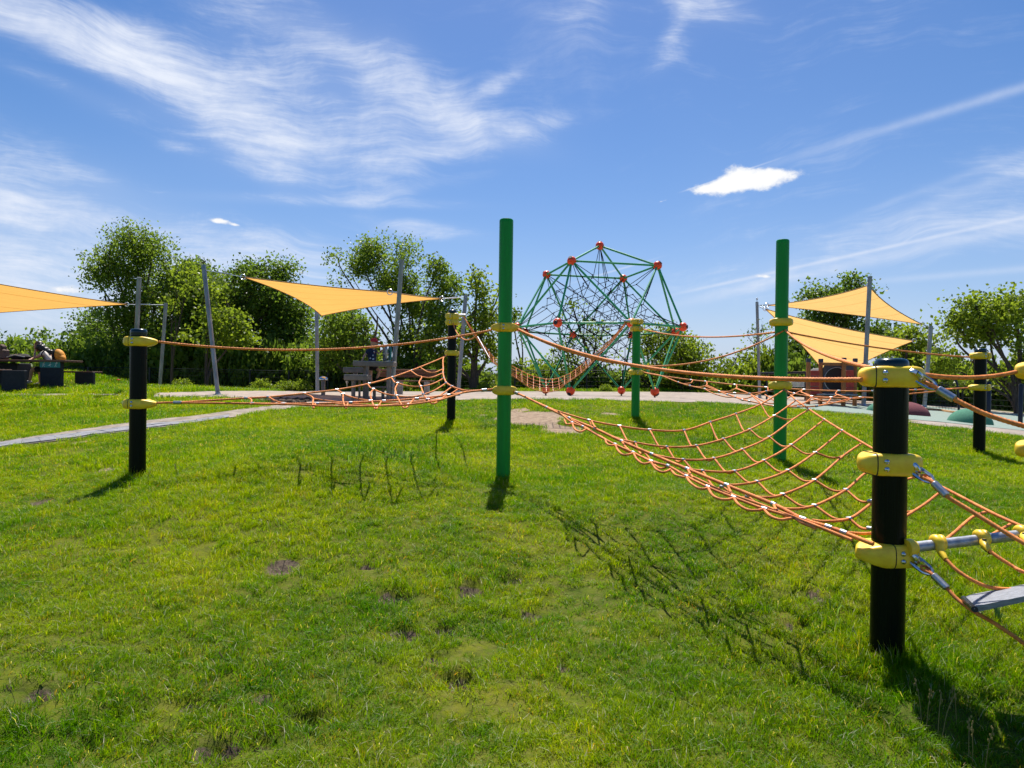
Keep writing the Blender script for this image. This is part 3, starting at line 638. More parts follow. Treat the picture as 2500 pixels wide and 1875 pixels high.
for row, a in ((786, 5), (803, 12)): clamp(bgT, (bb_[0], bb_[1], pz(bg_b, bg_d, row)), math.radians(a), .125, .135, 0, .3, .105, seams=(-.01,))
clamp(bgT, (bb_[0], bb_[1], pz(bg_b, bg_d, 909)), math.radians(5), .145, .155, 0, .6, .10, seams=(-.03,))
fl_b, fl_d = (1101, 1034), 12.7
flT, fb_ = make_post('black', fl_b, fl_d, 757, 'black post at the back left with stacked yellow clamps')
for row, a in ((773, 5), (787, 0)): clamp(flT, (fb_[0], fb_[1], pz(fl_b, fl_d, row)), math.radians(a), .135, .135, 0, 0, .115, seams=(0,))
clamp(flT, (fb_[0], fb_[1], pz(fl_b, fl_d, 862)), math.radians(0), .14, .14, 0, 0, .10, seams=())
rk_b, rk_d = (2390, 1108), 10.2
rkT, rk_ = make_post('black', rk_b, rk_d, 851, 'black post on the right behind the foreground ropes')
for row, ta in ((869, 0), (946, .85)): clamp(rkT, (rk_[0], rk_[1], pz(rk_b, rk_d, row)), math.radians(6), .15+.04*ta, .15, ta, 0, .098, seams=(.035,))
# post standing just outside the right edge: its clamps reach into the picture
or_b, or_d = (2540, 1420), 4.55
orT, ob_ = make_post('black', or_b, or_d, 830, 'black post just past the right edge whose yellow clamps reach in')
clamp(orT, (ob_[0], ob_[1], pz(or_b, or_d, 905)), math.radians(-6), .17, .15, .25, 0, .12, seams=(-.065,))
clamp(orT, (ob_[0], ob_[1], pz(or_b, or_d, 1098)), math.radians(-6), .16, .15, .25, 0, .12, seams=(-.065,))

# ------------------------------------------------------------------ single ropes
RR = .0125; NR = .0088
conn_me = mesh_of('connector', lathe([(.009, -.018), (.0122, -.0155), (.0126, -.010), (.0126, .010), (.0122, .0155), (.009, .018)], 12), M['alu'])
def sagline(A, B, target=None, sag=None, n=60):
    A = np.asarray(A, float); B = np.asarray(B, float); t = np.linspace(0, 1, n)[:, None]
    def line(s): return A*(1-t)+B*t-np.array([0, 0, 1.])*s*4*t*(1-t)
    if target is not None:
        lo, hi = -.3, 3.
        for _ in range(40):
            s = (lo+hi)/2; p = line(s); q = np.array([proj(v)[:2] for v in p]); o = np.argsort(q[:, 0]); y = np.interp(target[0], q[o, 0], q[o, 1])
            if y < target[1]: lo = s
            else: hi = s
        sag = (lo+hi)/2
    return line(sag)
def ferrule(parent, p, s0, L, r, m='alu', name='ferrule'):
    q, s = resample(p, .01); k0 = int(np.searchsorted(s, s0)); k1 = min(len(q)-1, int(np.searchsorted(s, s0+L)))
    seg = q[k0:k1+1]; d = unit(seg[-1]-seg[0]); pr = [(r*.8, 0), (r, L*.03+.001), (r, L*.97-.001), (r*.8, L)]
    v, f = lathe(pr, 16); Mx = np.array(aim(d).to_3x3()); v = v @ Mx.T+seg[0]
    return part(name, (v, f), M[m], parent)
def single_rope(label, A, B, target=None, sag=None, r=RR, dist=8, ferr=(), cat='rope', pts=None):
    p = spline(pts, 10) if pts is not None else sagline(A, B, target, sag)
    t = thing('tension_rope', label, cat, p[0]); part('rope', rope_geo(p, r, dist), M['rope'], t)
    for s0, L, rr in ferr: ferrule(t, p, s0, L, rr)
    return t, p
upL = P(388, 834.5, 7.05); cUL = P(1200, 806, 7.8); cUR = P(1263, 803, 7.78)
single_rope('long orange handrail rope between the left black post and the middle green post', upL, cUL, (800, 853), dist=7, r=.0135, ferr=((6.35-.0, .09, .017),) if False else ())
single_rope('thick orange rope from the middle green post down to the foreground post', cUR, P(2103, 927, 3.45), (1713, 913.6), dist=4, r=.0145)
t_, p_ = single_rope('orange rope running beside the thick one then up to the right green post', P(1272, 809, 7.77), P(1912, 808, 8.62), (1656, 891), dist=7, r=.0115, ferr=((.06, .10, .018),))
single_rope('orange rope from the right green post to the back of the foreground post', P(1917, 806, 8.6), P(2130, 899, 3.56), (2007, 863), dist=5, r=.0125)
single_rope('orange rope from the right green post across the pale sail to the right black post', P(1922, 811, 8.6), P(2366, 872, 10.1), (2116, 845), dist=9, r=.0125)
single_rope('thin orange rope slung between the short back green post and the right green post', P(1568, 803, 13.2), P(1893, 811, 8.75), (1740, 823), dist=10, r=.0125)
single_rope('orange rope from behind the foreground post to the clamp at the right edge', P(2215, 908, 3.62), P(2480, 908, 4.5), (2370, 922), dist=4, r=.014)
single_rope('short loose loop of rope hanging from the back left post', None, None, dist=12, r=.011, pts=[P(*a) for a in [(1106, 789, 12.58), (1113.6, 809, 12.4), (1125, 822.7, 12.0), (1136, 829.5, 11.4), (1150, 828, 10.4), (1161, 821.5, 9.2), (1124, 828, 7.4)][:6]])
# ropes with shackles on the near post
def shackle(parent, at, d, side):
    d = unit(d); s = unit(np.cross(d, side)); u = np.cross(s, d); k = 1.35
    eye = [at+u*(.024*k*math.cos(a))+d*(.024*k*math.sin(a)) for a in np.linspace(0, 2*math.pi, 18)]
    part('eye_bolt', join([tube(eye, .0105*k, 8, False), tube([at-d*.07, at-d*.03], .015, 10)]), M['chrome'], parent)
    c = at+d*.045; bow = [c-d*.035*k+s*.017*k, c+s*.019*k, c+d*.03*k+s*.017*k, c+d*.045*k+s*.008*k, c+d*.048*k, c+d*.045*k-s*.008*k, c+d*.03*k-s*.017*k, c-s*.019*k, c-d*.035*k-s*.017*k]
    part('shackle', join([tube(spline(bow, 5), .0085, 8), tube([c-d*.033*k+s*.028*k, c-d*.033*k-s*.028*k], .0095, 8)]), M['chrome'], parent)
def shackle_rope(label, clampc, tip, pts, r, fl=.085, fr=.0205, extra=None):
    tip = np.asarray(tip); p = spline([tip+unit(np.asarray(pts[0])-tip)*.08]+list(pts), 10)
    t = thing('shackled_rope', label, 'rope', tip); d = unit(p[3]-tip)
    shackle(t, tip, d, (0, -1, .3)); part('rope', rope_geo(p, r, 3), M['rope'], t); ferrule(t, p, .035, fl, fr)
    # rope thimble loop inside the shackle
    e = tip+d*.085; s = unit(np.cross(d, (0, 0, 1))); lp = [e+d*.04, e+s*.02, e-d*.02+s*.017, e-d*.028, e-d*.02-s*.017, e-s*.02, e+d*.04]
    part('rope_eye', tube(spline(lp, 5), r*.62, 8), M['rope'], t); return t, p
shackle_rope('thick rope sloping right from the top clamp of the foreground post', None, P(2232, 917, 3.40), [P(2300, 956, 3.35), P(2339, 979, 3.3), P(2407, 1011, 3.22), P(2500, 1040, 3.12), P(2640, 1072, 3.0)], .0132)
shackle_rope('rope sloping right from the middle clamp of the foreground post', None, P(2228, 1143, 3.42), [P(2283, 1182, 3.32), P(2316, 1214, 3.26), P(2362, 1242, 3.2), P(2430, 1284, 3.1), P(2500, 1326, 3.0), P(2620, 1395, 2.85)], .0115, .085, .018)
shackle_rope('rope dropping from the lowest clamp of the foreground post past the grey plank', None, P(2226, 1362, 3.42), [P(2294, 1417, 3.3), P(2334, 1460, 3.22), P(2373, 1490, 3.15), P(2430, 1523, 3.05), P(2500, 1571, 2.95), P(2600, 1650, 2.8)], .0100, .085, .017)

# ------------------------------------------------------------------ nets
def plane_depth(c3, k=1.0):
    A = np.array([[1, x, y] for x, y, d in c3]); s = np.linalg.solve(A, [1/d for _, _, d in c3])
    return lambda x, y: k/(s[0]+s[1]*x+s[2]*y)
def net_rope(parent, pts, r, dist, sm=True):
    p = spline(pts, 7) if sm else np.asarray(pts); part('rope', rope_geo(p, r, dist), M['netrope'], parent); return p
def conn(parent, pos, d, s=1.0):
    return inst('connector', conn_me, parent, pos, aim(d) @ Matrix.Scale(s, 4))
def drape(A, B, drop, bias=.6, n=9):
    t = np.linspace(0, 1, n)[:, None]; k = np.sin(np.pi*t**(math.log(.5)/math.log(bias)))
    return A*(1-t)+B*t-np.array([0, 0, 1.])*drop*k*np.linalg.norm(B-A)
z5 = lambda x, y: (1700+x/4.424, 900+y/4.424)
z4 = lambda x, y: (1300+x/4.424, 900+y/4.424)
netA = thing('climbing_net', 'large orange rope net sagging between the middle, right and foreground posts', 'climbing net', P(1700, 1150, 5))
dp = plane_depth([(1253, 957, 7.72), (1914, 949, 8.6), (2090, 1320, 3.45)])
def Q(pt, k=1.0): return P(pt[0], pt[1], dp(*pt)*k)
def QA(l, k=1.0): return [Q(a, k) for a in l]
front = [(1250, 955), (1278, 967)]+[z4(*a) for a in [(155, 420), (400, 535), (680, 650), (965, 785), (1290, 925), (1675, 1085), (2100, 1260)]]+[z5(*a) for a in [(835, 1465)]]+[(1960, 1267), (2023, 1287), (2060, 1300), (2098, 1315), (2132, 1328)]
back = [(1278, 967), (1335, 993), (1363, 1004)]+[z4(*a) for a in [(610, 558), (940, 620), (1265, 662), (1635, 667)]]+[z5(*a) for a in [(145, 580), (425, 490), (697, 383), (955, 225)]]
right = [(1910, 942), z5(955, 225)]+[z5(*a) for a in [(1080, 340), (1220, 440), (1385, 550), (1577, 670), (1797, 800)]]+[(2165, 1115), (2240, 1160), (2314, 1196), (2414, 1248), (2474, 1276), (2530, 1300)]
K1 = 1.03
rows = [[z4(680, 650), z4(900, 745)]+[z4(1110, 797), z4(1450, 845)]+[z5(*a) for a in [(0, 833), (293, 760), (575, 657), (843, 508), (1080, 340)]],
        [z4(965, 785), z4(1180, 890), z4(1290, 925), z4(1628, 983), z4(1960, 970)]+[z5(*a) for a in [(497, 873), (787, 740), (1068, 533), (1220, 440)]],
        [z4(1290, 925), z4(1500, 1010), z4(1675, 1075), z4(1835, 1103)]+[z5(*a) for a in [(412, 1108), (730, 993), (1023, 825), (1385, 550)]],
        [z4(1675, 1085), z4(1900, 1180)]+[z5(*a) for a in [(340, 1255), (655, 1220), (988, 1100), (1283, 908), (1577, 670)]],
        [z5(340, 1260), z5(560, 1360), z5(740, 1390), z5(932, 1360), z5(1275, 1205), z5(1590, 940), z5(1797, 800)],
        [z5(835, 1465), z5(1000, 1515), z5(1275, 1480), z5(1615, 1310), z5(1860, 1110), (2190, 1135), (2240, 1160)],
        [z5(1250, 1635), z5(1400, 1650), z5(1650, 1620), z5(1860, 1480), (2190, 1180), (2253, 1160)],
        [(2040, 1290), (2070, 1300), (2124, 1302), (2160, 1290), (2253, 1234), (2294, 1203), (2314, 1196)],
        [(2300, 1325), (2330, 1300), (2375, 1262), (2414, 1248)], [(2400, 1318), (2440, 1295), (2474, 1276)]]
net_rope(netA, QA(front), .0128, 4); net_rope(netA, QA(back), .0098, 6); net_rope(netA, QA(right), .0105, 5)
for l in rows: net_rope(netA, QA(l, K1), .0092, 5)
for l in (front[2:-1],):
    q = QA(l)
    for i_ in range(len(q)-1): conn(netA, q[i_], q[i_+1]-q[i_], 1.15)
for l in (back[3:-1], right[2:7]):
    q = QA(l)
    for i_ in range(len(q)-1): conn(netA, q[i_], q[i_+1]-q[i_])
ferrule(netA, spline(QA(front), 7), .10, .085, .019)
ferrule(netA, spline(QA(right), 7), .03, .06, .018)
crosses = [[z5(697, 383), z5(843, 508), z5(1068, 533)],
    [z5(425, 490), z5(575, 657), z5(787, 740), z5(1023, 825), z5(1283, 908), z5(1590, 940)],
    [z5(145, 580), z5(293, 760), z5(497, 873), z5(730, 993), z5(988, 1100), z5(1275, 1205), z5(1615, 1310), z5(1880, 1430), (2165, 1240), (2253, 1234)],
    [z4(1635, 667), z5(0, 833), z5(190, 970), z5(412, 1108), z5(655, 1220), z5(932, 1360), z5(1275, 1480), z5(1650, 1620), (2124, 1290), (2235, 1330)],
    [z4(1265, 662), z4(1450, 845), z4(1628, 983), z4(1835, 1103), z5(280, 1275), z5(555, 1380), z5(860, 1520), z5(1060, 1610)],
    [z4(940, 620), z4(1110, 797), z4(1200, 900), z4(1465, 1052)], [z4(610, 558), z4(680, 650)]]
for l in crosses:
    q = QA(l, K1); q[0] = Q(l[0]); seg = [drape(q[i_], q[i_+1], .13) for i_ in range(len(q)-1)]
    p = np.vstack([s[:-1] for s in seg]+[seg[-1][-1:]]); net_rope(netA, p, .0088, 5, False)
    for a, b in zip(q[1:-1], q[2:]): conn(netA, a, (b-a)+np.array([.05, 0, .05]), .92)
# lower near edge hanging under the front rope, with its loops
low = [z4(*a) for a in [(280, 462), (430, 585), (545, 628), (730, 735), (895, 820), (1090, 907), (1282, 1003), (1465, 1052), (1665, 1165), (1895, 1280)]]+[z5(405, 1392), z5(735, 1515), z5(1060, 1610), (2010, 1290), (2080, 1318)]
K2 = .97
net_rope(netA, QA(low, K2), .0092, 5)
low2 = [z4(*a) for a in [(420, 555), (620, 660), (800, 770), (1000, 880), (1200, 960), (1465, 1060), (1760, 1180), (2000, 1300)]]+[z5(300, 1330), z5(620, 1440), z5(900, 1545), z5(1150, 1640), (2060, 1312)]
net_rope(netA, QA(low2, 1.0), .0088, 5)
loops = [[z4(345, 550), z4(370, 600), z4(430, 590)], [z4(430, 590), z4(455, 650), z4(515, 683), z4(575, 655)], [z4(785, 765), z4(805, 810), z4(850, 830), z4(895, 820)], [z4(895, 825), z4(925, 885), z4(980, 930), z4(1050, 925), z4(1090, 907)],
    [z4(1090, 910), z4(1125, 975), z4(1190, 1025), z4(1250, 1020), z4(1282, 1003)], [z4(1282, 1010), z4(1330, 1080), z4(1400, 1118), z4(1460, 1105), z4(1490, 1085)], [z4(1500, 1100), z4(1550, 1150), z4(1640, 1175)], [z4(1665, 1175), z4(1710, 1235), z4(1790, 1290), z4(1860, 1298), z4(1895, 1280)],
    [z5(125, 1285), z5(180, 1370), z5(270, 1412), z5(360, 1410), z5(405, 1392)], [z5(405, 1400), z5(460, 1470), z5(560, 1525), z5(660, 1530), z5(735, 1515)], [z5(735, 1525), z5(800, 1590), z5(900, 1630), z5(1000, 1620), z5(1060, 1610)], [z5(1065, 1615), z5(1140, 1665), z5(1230, 1700), (1990, 1290)]]
for l in loops: net_rope(netA, QA(l, K2), .0088, 5)
for l in (low[1:3]+low[4:13],):
    q = QA(l, K2)
    for i_ in range(len(q)-1): conn(netA, q[i_], q[i_+1]-q[i_])
# vertical ties between the two front ropes, seen in the middle
for a, b in [(z4(640, 565), z4(685, 640)), (z5(340, 1262), z5(405, 1388)), (z5(835, 1465), z5(870, 1530)), (z4(965, 785), z4(1040, 880)), (z4(1675, 1085), z4(1740, 1180))]:
    net_rope(netA, [Q(a), Q(((a[0]+b[0])/2, (a[1]+b[1])/2+2), .99), Q(b, K2)], .0085, 5)

# left net
z2 = lambda x, y: (700+x/4.424, 730+y/4.424)
z1b = lambda x, y: (250+x/4.424, 780+y/4.424)
netB = thing('climbing_net', 'orange rope net hanging low between the left, back left and middle posts', 'climbing net', P(800, 970, 8.5))
dpB = plane_depth([(378, 983, 7.02), (1204, 951, 7.75), (1084, 868, 12.5)])
QB = lambda l, k=1.0: [P(x, y, dpB(x, y)*k) for x, y in l]
fB = [(382, 984), z1b(780, 898), z1b(1620, 908), z1b(1950, 912), z2(330, 1130), z2(690, 1120), z2(1050, 1102), z2(1405, 1077), z2(1750, 1037), z2(1945, 1005), z2(2120, 985), (1203, 950.5)]
eB = [z1b(780, 898), z1b(1550, 850), z1b(1785, 838), z2(190, 1020), z2(540, 980), z2(890, 915), z2(1140, 845), z2(1350, 770), z2(1440, 735), z2(1690, 630), z2(1745, 592)]
rB = [z2(1745, 592), z2(1692, 640), z2(1690, 752), z2(1688, 797), z2(1700, 852), z2(1727, 905), z2(1788, 945), z2(1857, 972), z2(1945, 990), z2(2120, 987)]
lB = [z1b(1620, 910), z2(60, 1140), z2(280, 1150), z2(630, 1158), z2(970, 1155), z2(1310, 1140), z2(1630, 1095), z2(1750, 1060), z2(1945, 1000)]
net_rope(netB, QB(fB), .0125, 7); net_rope(netB, QB(eB), .0115, 8); net_rope(netB, QB(rB), .0115, 8); net_rope(netB, QB(lB, .985), .0105, 7)
r1B = [z2(290, 1072), z2(450, 1090), z2(640, 1112), z2(920, 1100)]
rowsB = [[z2(280, 1075), z2(450, 1100), z2(620, 1115), z2(900, 1105)], [z2(608, 1030), z2(740, 1070), z2(860, 1093), z2(1060, 1118), z2(1230, 1118), z2(1420, 1100), z2(1520, 1085)],
    [z2(935, 975), z2(1050, 1020), z2(1190, 1047), z2(1340, 1057), z2(1480, 1030), z2(1600, 985), z2(1722, 908)], [z2(1198, 910), z2(1320, 940), z2(1450, 945), z2(1580, 915), z2(1697, 856)],
    [z2(1460, 842), z2(1560, 848), z2(1685, 800)], [z2(1440, 738), z2(1520, 785), z2(1600, 793), z2(1688, 755)], [z2(1520, 1085), z2(1640, 1050), z2(1785, 948)], [z2(1630, 1095), z2(1740, 1045), z2(1853, 972)],
    [z2(300, 1140), z2(640, 1130), z2(1000, 1150), z2(1230, 1130), z2(1440, 1110), z2(1640, 1085)]]
for l in rowsB: net_rope(netB, QB(l, 1.01), .0095, 8)
crB = [[z2(190, 1022), z2(250, 1045), z2(285, 1072), z2(282, 1130), z2(290, 1178), z2(310, 1130)], [z2(545, 982), z2(590, 1010), z2(608, 1032), z2(610, 1100), z2(640, 1180), z2(660, 1125)],
    [z2(880, 925), z2(905, 960), z2(935, 975), z2(905, 1020), z2(920, 1100), z2(960, 1188), z2(1020, 1110)], [z2(1135, 855), z2(1165, 900), z2(1198, 910), z2(1172, 970), z2(1190, 1047), z2(1225, 1115), z2(1280, 1178), z2(1370, 1085)],
    [z2(1345, 778), z2(1410, 825), z2(1458, 842), z2(1430, 900), z2(1450, 948), z2(1480, 1030), z2(1525, 1090), z2(1590, 1130), z2(1710, 1050)],
    [z1b(1575, 850), z1b(1610, 870), z1b(1600, 915)], [z1b(1800, 840), z1b(1870, 880), z1b(1960, 905)], [z2(530, 1130), z2(700, 1150), z2(960, 1160)]]
for l in crB: net_rope(netB, QB(l, 1.0), .0095, 8)
for l, k in [([z2(190, 1020), z2(540, 980), z2(890, 915), z2(1140, 845), z2(1350, 770), z2(1440, 735)], 1), ([z1b(1620, 908), z1b(1950, 912), z2(330, 1130), z2(690, 1120), z2(1050, 1102), z2(1405, 1077), z2(1750, 1037), z2(1945, 990)], 1), ([z1b(1550, 850), z1b(1785, 838), z2(285, 1072)], 1),
    ([z2(608, 1030), z2(935, 975), z2(1198, 910), z2(1460, 842)], 1.0), ([z2(905, 1100), z2(1190, 1047), z2(1450, 945), z2(1697, 856), z2(1722, 908), z2(1785, 945), z2(1853, 972)], 1.0), ([z2(970, 1158), z2(1310, 1140), z2(1480, 1030), z2(1525, 1085), z2(1640, 1090)], .995), ([z2(1690, 752), z2(1688, 797), z2(1697, 830)], 1)]:
    q = QB(l, k)
    for a, b in zip(q[:-1], q[1:]): conn(netB, a, (b-a)*np.array([1, .3, .3]), 1.15)
pB = spline(QB(fB), 7); ferrule(netB, pB, .17, .09, .018); pr_ = pB[::-1]; ferrule(netB, pr_, .08, .07, .018)
# far right net
z5b = lambda x, y: (1600+x/4.424, 700+y/4.424)
z6 = lambda x, y: (1800+x/3.16, 620+y/3.16)
z7 = lambda x, y: (2000+x/4.424, 850+y/4.424)
netC = thing('climbing_net', 'far orange rope net behind the right green post reaching to the right black post', 'climbing net', P(1900, 960, 10.5))
dpC = plane_depth([(1578, 910, 13.2), (2365, 943, 10.05), (1914, 990, 9.3)])
QC = lambda l, k=1.0: [P(x, y, dpC(x, y)*k) for x, y in l]
sC = (1573, 909)
tC = [sC, z5b(0, 953), z5b(385, 1007), z5b(540, 1024), z5b(855, 1059), z5b(1195, 1088), (1963, 951.5), (2048, 954.5), (2130, 955), (2235, 952), (2328, 949), (2363, 947)]
mC = [sC, z5b(60, 960), z5b(250, 1033), z5b(375, 1070), z5b(535, 1105), z5b(690, 1130), z5b(858, 1150), z5b(1015, 1155), z5b(1195, 1130), z5b(1300, 1105), z5b(1400, 1120), z5b(1500, 1155), z5b(1690, 1185), z5b(1900, 1196), z5b(2110, 1205), z5b(2212, 1195), (2170, 972), (2219, 962), (2280, 956), (2328, 949)]
bC = [z5b(690, 1130), z5b(780, 1165), z5b(865, 1192), z5b(940, 1222), z5b(1015, 1237), z5b(1150, 1265), z5b(1290, 1292), z5b(1400, 1300), z5b(1545, 1298), z5b(1740, 1290), z5b(1930, 1255), z5b(2110, 1205)]
for l, r in ((tC, .0125), (mC, .0105), (bC, .0105)): net_rope(netC, QC(l), r, 10)
mC2 = [[z5b(535, 1105), z5b(620, 1150), z5b(760, 1190), z5b(865, 1192)], [z5b(535, 1072), z5b(690, 1130), z5b(870, 1190), z5b(1015, 1237)], [z5b(865, 1100), z5b(1015, 1155), z5b(1150, 1230), z5b(1250, 1262), z5b(1400, 1250)],
    [z5b(1040, 1175), z5b(1150, 1260), z5b(1290, 1290)], [z5b(870, 1192), z5b(960, 1210), z5b(1060, 1180), z5b(1195, 1130)], [z5b(1185, 1165), z5b(1300, 1240), z5b(1400, 1280), z5b(1545, 1298)],
    [z5b(1405, 1220), z5b(1510, 1155), z5b(1600, 1110)], [z5b(1545, 1285), z5b(1620, 1250), z5b(1695, 1190)], [z5b(1410, 1300), z5b(1560, 1270), z5b(1735, 1215), z5b(1900, 1196), z5b(1970, 1165)], [z5b(1585, 1140), z5b(1735, 1215), z5b(1930, 1255)],
    [z5b(1740, 1290), z5b(1850, 1260), z5b(1900, 1200)], [z5b(1965, 1165), z5b(2110, 1210), z5b(2250, 1200)], [z5b(1930, 1255), z5b(2050, 1240), z5b(2110, 1210)],
    [z5b(405, 1012), z5b(380, 1040), z5b(310, 1048)], [z5b(555, 1028), z5b(555, 1060), z5b(500, 1080), z5b(420, 1082)], [z5b(555, 1065), z5b(640, 1100), z5b(690, 1130)], [z5b(875, 1062), z5b(875, 1095), z5b(790, 1130), z5b(690, 1130)], [z5b(875, 1098), z5b(960, 1130), z5b(1015, 1155)], [z5b(1215, 1090), z5b(1215, 1120), z5b(1190, 1132)],
    [z5b(1590, 1115), z5b(1575, 1140), z5b(1640, 1160), z5b(1695, 1188)], [z5b(1965, 1125), z5b(1950, 1160), z5b(2040, 1190), z5b(2110, 1208)]]
for l in mC2: net_rope(netC, QC(l, 1.0), .0095, 10)
cn_ = set()
for l in (tC[2:-1], mC[2:-2], bC[1:-1]):
    q = QC(l)
    for a, b in zip(q[:-1], q[1:]): conn(netC, a, b-a, 1.2)
# hammock net between the two back posts
netD = thing('hammock_net', 'U shaped orange hammock net hung between the two posts at the back', 'hammock net', P(1330, 930, 13))
topD = [(1131, 771), (1150, 800), (1180, 842), (1205, 872)]+[z3(*a) for a in [(560, 590), (665, 635), (770, 690), (850, 730), (925, 755), (1010, 775), (1080, 780), (1155, 770), (1215, 748), (1290, 715), (1380, 655), (1490, 560), (1600, 470)]]+[(1490, 830), (1510, 808), (1529, 785)]
botD = [(1134, 776), (1150, 806), (1178, 850), (1202, 885)]+[z3(*a) for a in [(560, 660), (665, 740), (760, 800), (830, 855), (910, 895), (1000, 915), (1085, 915), (1180, 890), (1240, 830), (1330, 770), (1430, 700), (1530, 600), (1630, 490)]]+[(1494, 836), (1513, 811), (1530, 788)]
nD = 34
tt = along(np.array(topD), nD); bt = along(np.array(botD), nD)
def DP(i_, v):
    x, y = tt[i_]*(1-v)+bt[i_]*v; k = math.sin(math.pi*i_/(nD-1))**.5
    return P(x, y+6*k*math.sin(math.pi*v)*.6, 13.0+.35*k*(1-2*v)+ .0)
for v in np.linspace(0, 1, 6): net_rope(netD, [DP(i_, v) for i_ in range(nD)], .0068 if 0 < v < 1 else .009, 13)
for i_ in range(5, nD-6):
    net_rope(netD, [DP(i_, v) for v in np.linspace(0, 1, 6)], .0058, 13)
    for v in np.linspace(0, 1, 6): conn(netD, DP(i_, v), DP(min(nD-1, i_+1), v)-DP(i_, v), .62)
for i0, i1 in ((nD-9, nD-6), (4, 7)): part('spreader_bar', tube([DP(i0, 0), DP(i1, 1)], .014, 10), M['galv'], netD)
for q in (P(1129, 770, 13), P(1531, 784, 13)): part('end_eye', tube([q-np.array([.06, 0, 0]), q+np.array([.06, 0, 0])], .03, 10), M['chrome'], netD)

# ------------------------------------------------------------------ bar, hooks and plank in the right foreground
barT = thing('rope_ladder_bar', 'galvanised bar with yellow rope hooks leaving the foreground post to the right', 'bar', P(2240, 1333, 3.42))
bp0, bp1 = P(2222, 1337, 3.42), P(2640, 1289, 3.5); bd = unit(bp1-bp0)
part('bar_tube', tube([bp0, bp1], .026, 24), M['galv'], barT)
part('bar_socket', tube([bp0-bd*.02, bp0+bd*.012, bp0+bd*.03], [.045, .043, .031], 20), M['yellow'], barT)
def hook(px, lowpx, ropepts, backside=False):
    """Yellow clamp saddled over the bar; its tail runs down the rope."""
    s = (px-2222)/(2640-2222); c = bp0*(1-s)+bp1*s; e = P(*lowpx, 3.34); side = unit(e-c); up = unit(np.cross(bd, side)); up = up if up[2] > 0 else -up
    n_ = unit(np.array([0, 0, 1.])-bd*bd[2]); f_ = unit(np.cross(bd, n_)); f_ = f_ if f_[1] < 0 else -f_
    arc = [c+(n_*math.cos(a)+f_*math.sin(a))*.030 for a in np.radians([-95, -60, -25, 10, 45, 75])]
    pth = arc+[c*.55+e*.45+n_*.004, c*.2+e*.8+n_*.002, e]
    rad = [.010, .017, .021, .023, .024, .024, .020, .014, .011]
    t = part('rope_hook', tube(spline(pth, 4), np.interp(np.linspace(0, 1, (len(pth)-1)*4+1), np.linspace(0, 1, len(rad)), rad), 14), M['yellow'], barT)
    part('hook_joint', tube([c*.7+e*.3-n_*.018, e-n_*.006], .0105, 6), M['seam'], t)
    dd = c*.62+e*.38+n_*.024+f_*.006; part('hook_plug', lathe([(.010, -.01), (.010, .002), (.008, .004)], 12, dd), M['seam'], t)
    return t, e
h1, e1 = hook(2262+22, (2309, 1365), None); h2, e2 = hook(2366+24, (2417, 1346), None); h3, e3 = hook(2468+22, (2512, 1326), None)
for px in (2297, 2402, 2500):   # hooks whose ropes leave to the back
    s = (px-2222)/(2640-2222); c = bp0*(1-s)+bp1*s; n_ = unit(np.array([0, 0, 1.])-bd*bd[2]); f_ = unit(np.cross(bd, n_)); f_ = f_ if f_[1] < 0 else -f_
    arc = [c+(n_*math.cos(a)+f_*math.sin(a))*.031 for a in np.radians([150, 110, 70, 20, -25, -60, -100])]
    sh = [bd*.05*k for k in (.45, .3, .15, 0, -.12, -.24, -.35)]
    part('rope_hook', tube(spline([a-b for a, b in zip(arc, sh)], 4), np.interp(np.linspace(0, 1, 25), [0, .2, .5, 1], [.009, .017, .016, .02]), 12), M['yellow'], barT)
single_rope('short rope from the nearest yellow hook to the grey plank', None, None, dist=3, r=.0095, pts=[e1, P(2339, 1394, 3.28), P(2384, 1421.5, 3.22), P(2429, 1436, 3.2), P(2500, 1440, 3.2), P(2600, 1445, 3.2)])
single_rope('rope from the second yellow hook leaving the right edge', None, None, dist=3, r=.0095, pts=[e2, P(2440, 1362, 3.3), P(2475, 1384, 3.25), P(2500, 1397, 3.2), P(2600, 1440, 3.1)])
# the plank: a tapering bevelled step
plT = thing('step_plank', 'weathered grey step plank hung on ropes at the right edge', 'plank', P(2350, 1465, 3.1))
a0, a1, a2, a3 = P(2351, 1455, 3.22), P(2620, 1404, 3.22), P(2620, 1430, 2.98), P(2378, 1481, 2.98)
dn = np.array([0, 0, -.026]); ins = unit(a1-a0)*.018
topf = [a0+ins*1.6, a1, a2, a3+ins]; sidf = [a0+np.array([0, 0, -.009]), a1+dn*.3, a2+dn*.3, a3+np.array([0, 0, -.008])]; botf = [a0+dn+ins*.6, a1+dn, a2+dn, a3+dn+ins*.6]
V = topf+sidf+botf; part('plank_board', (V, [(3, 2, 1, 0)[::-1], (0, 1, 5, 4), (1, 2, 6, 5), (2, 3, 7, 6), (3, 0, 4, 7), (4, 5, 9, 8), (5, 6, 10, 9), (6, 7, 11, 10), (7, 4, 8, 11), (8, 9, 10, 11)]), M['greywood'], plT, smooth=False)
part('plank_end_cap', join([tube([a0+dn*.5+ins*.2, a3+dn*.5+ins*.2], .0135, 10)]), M['rail'], plT)

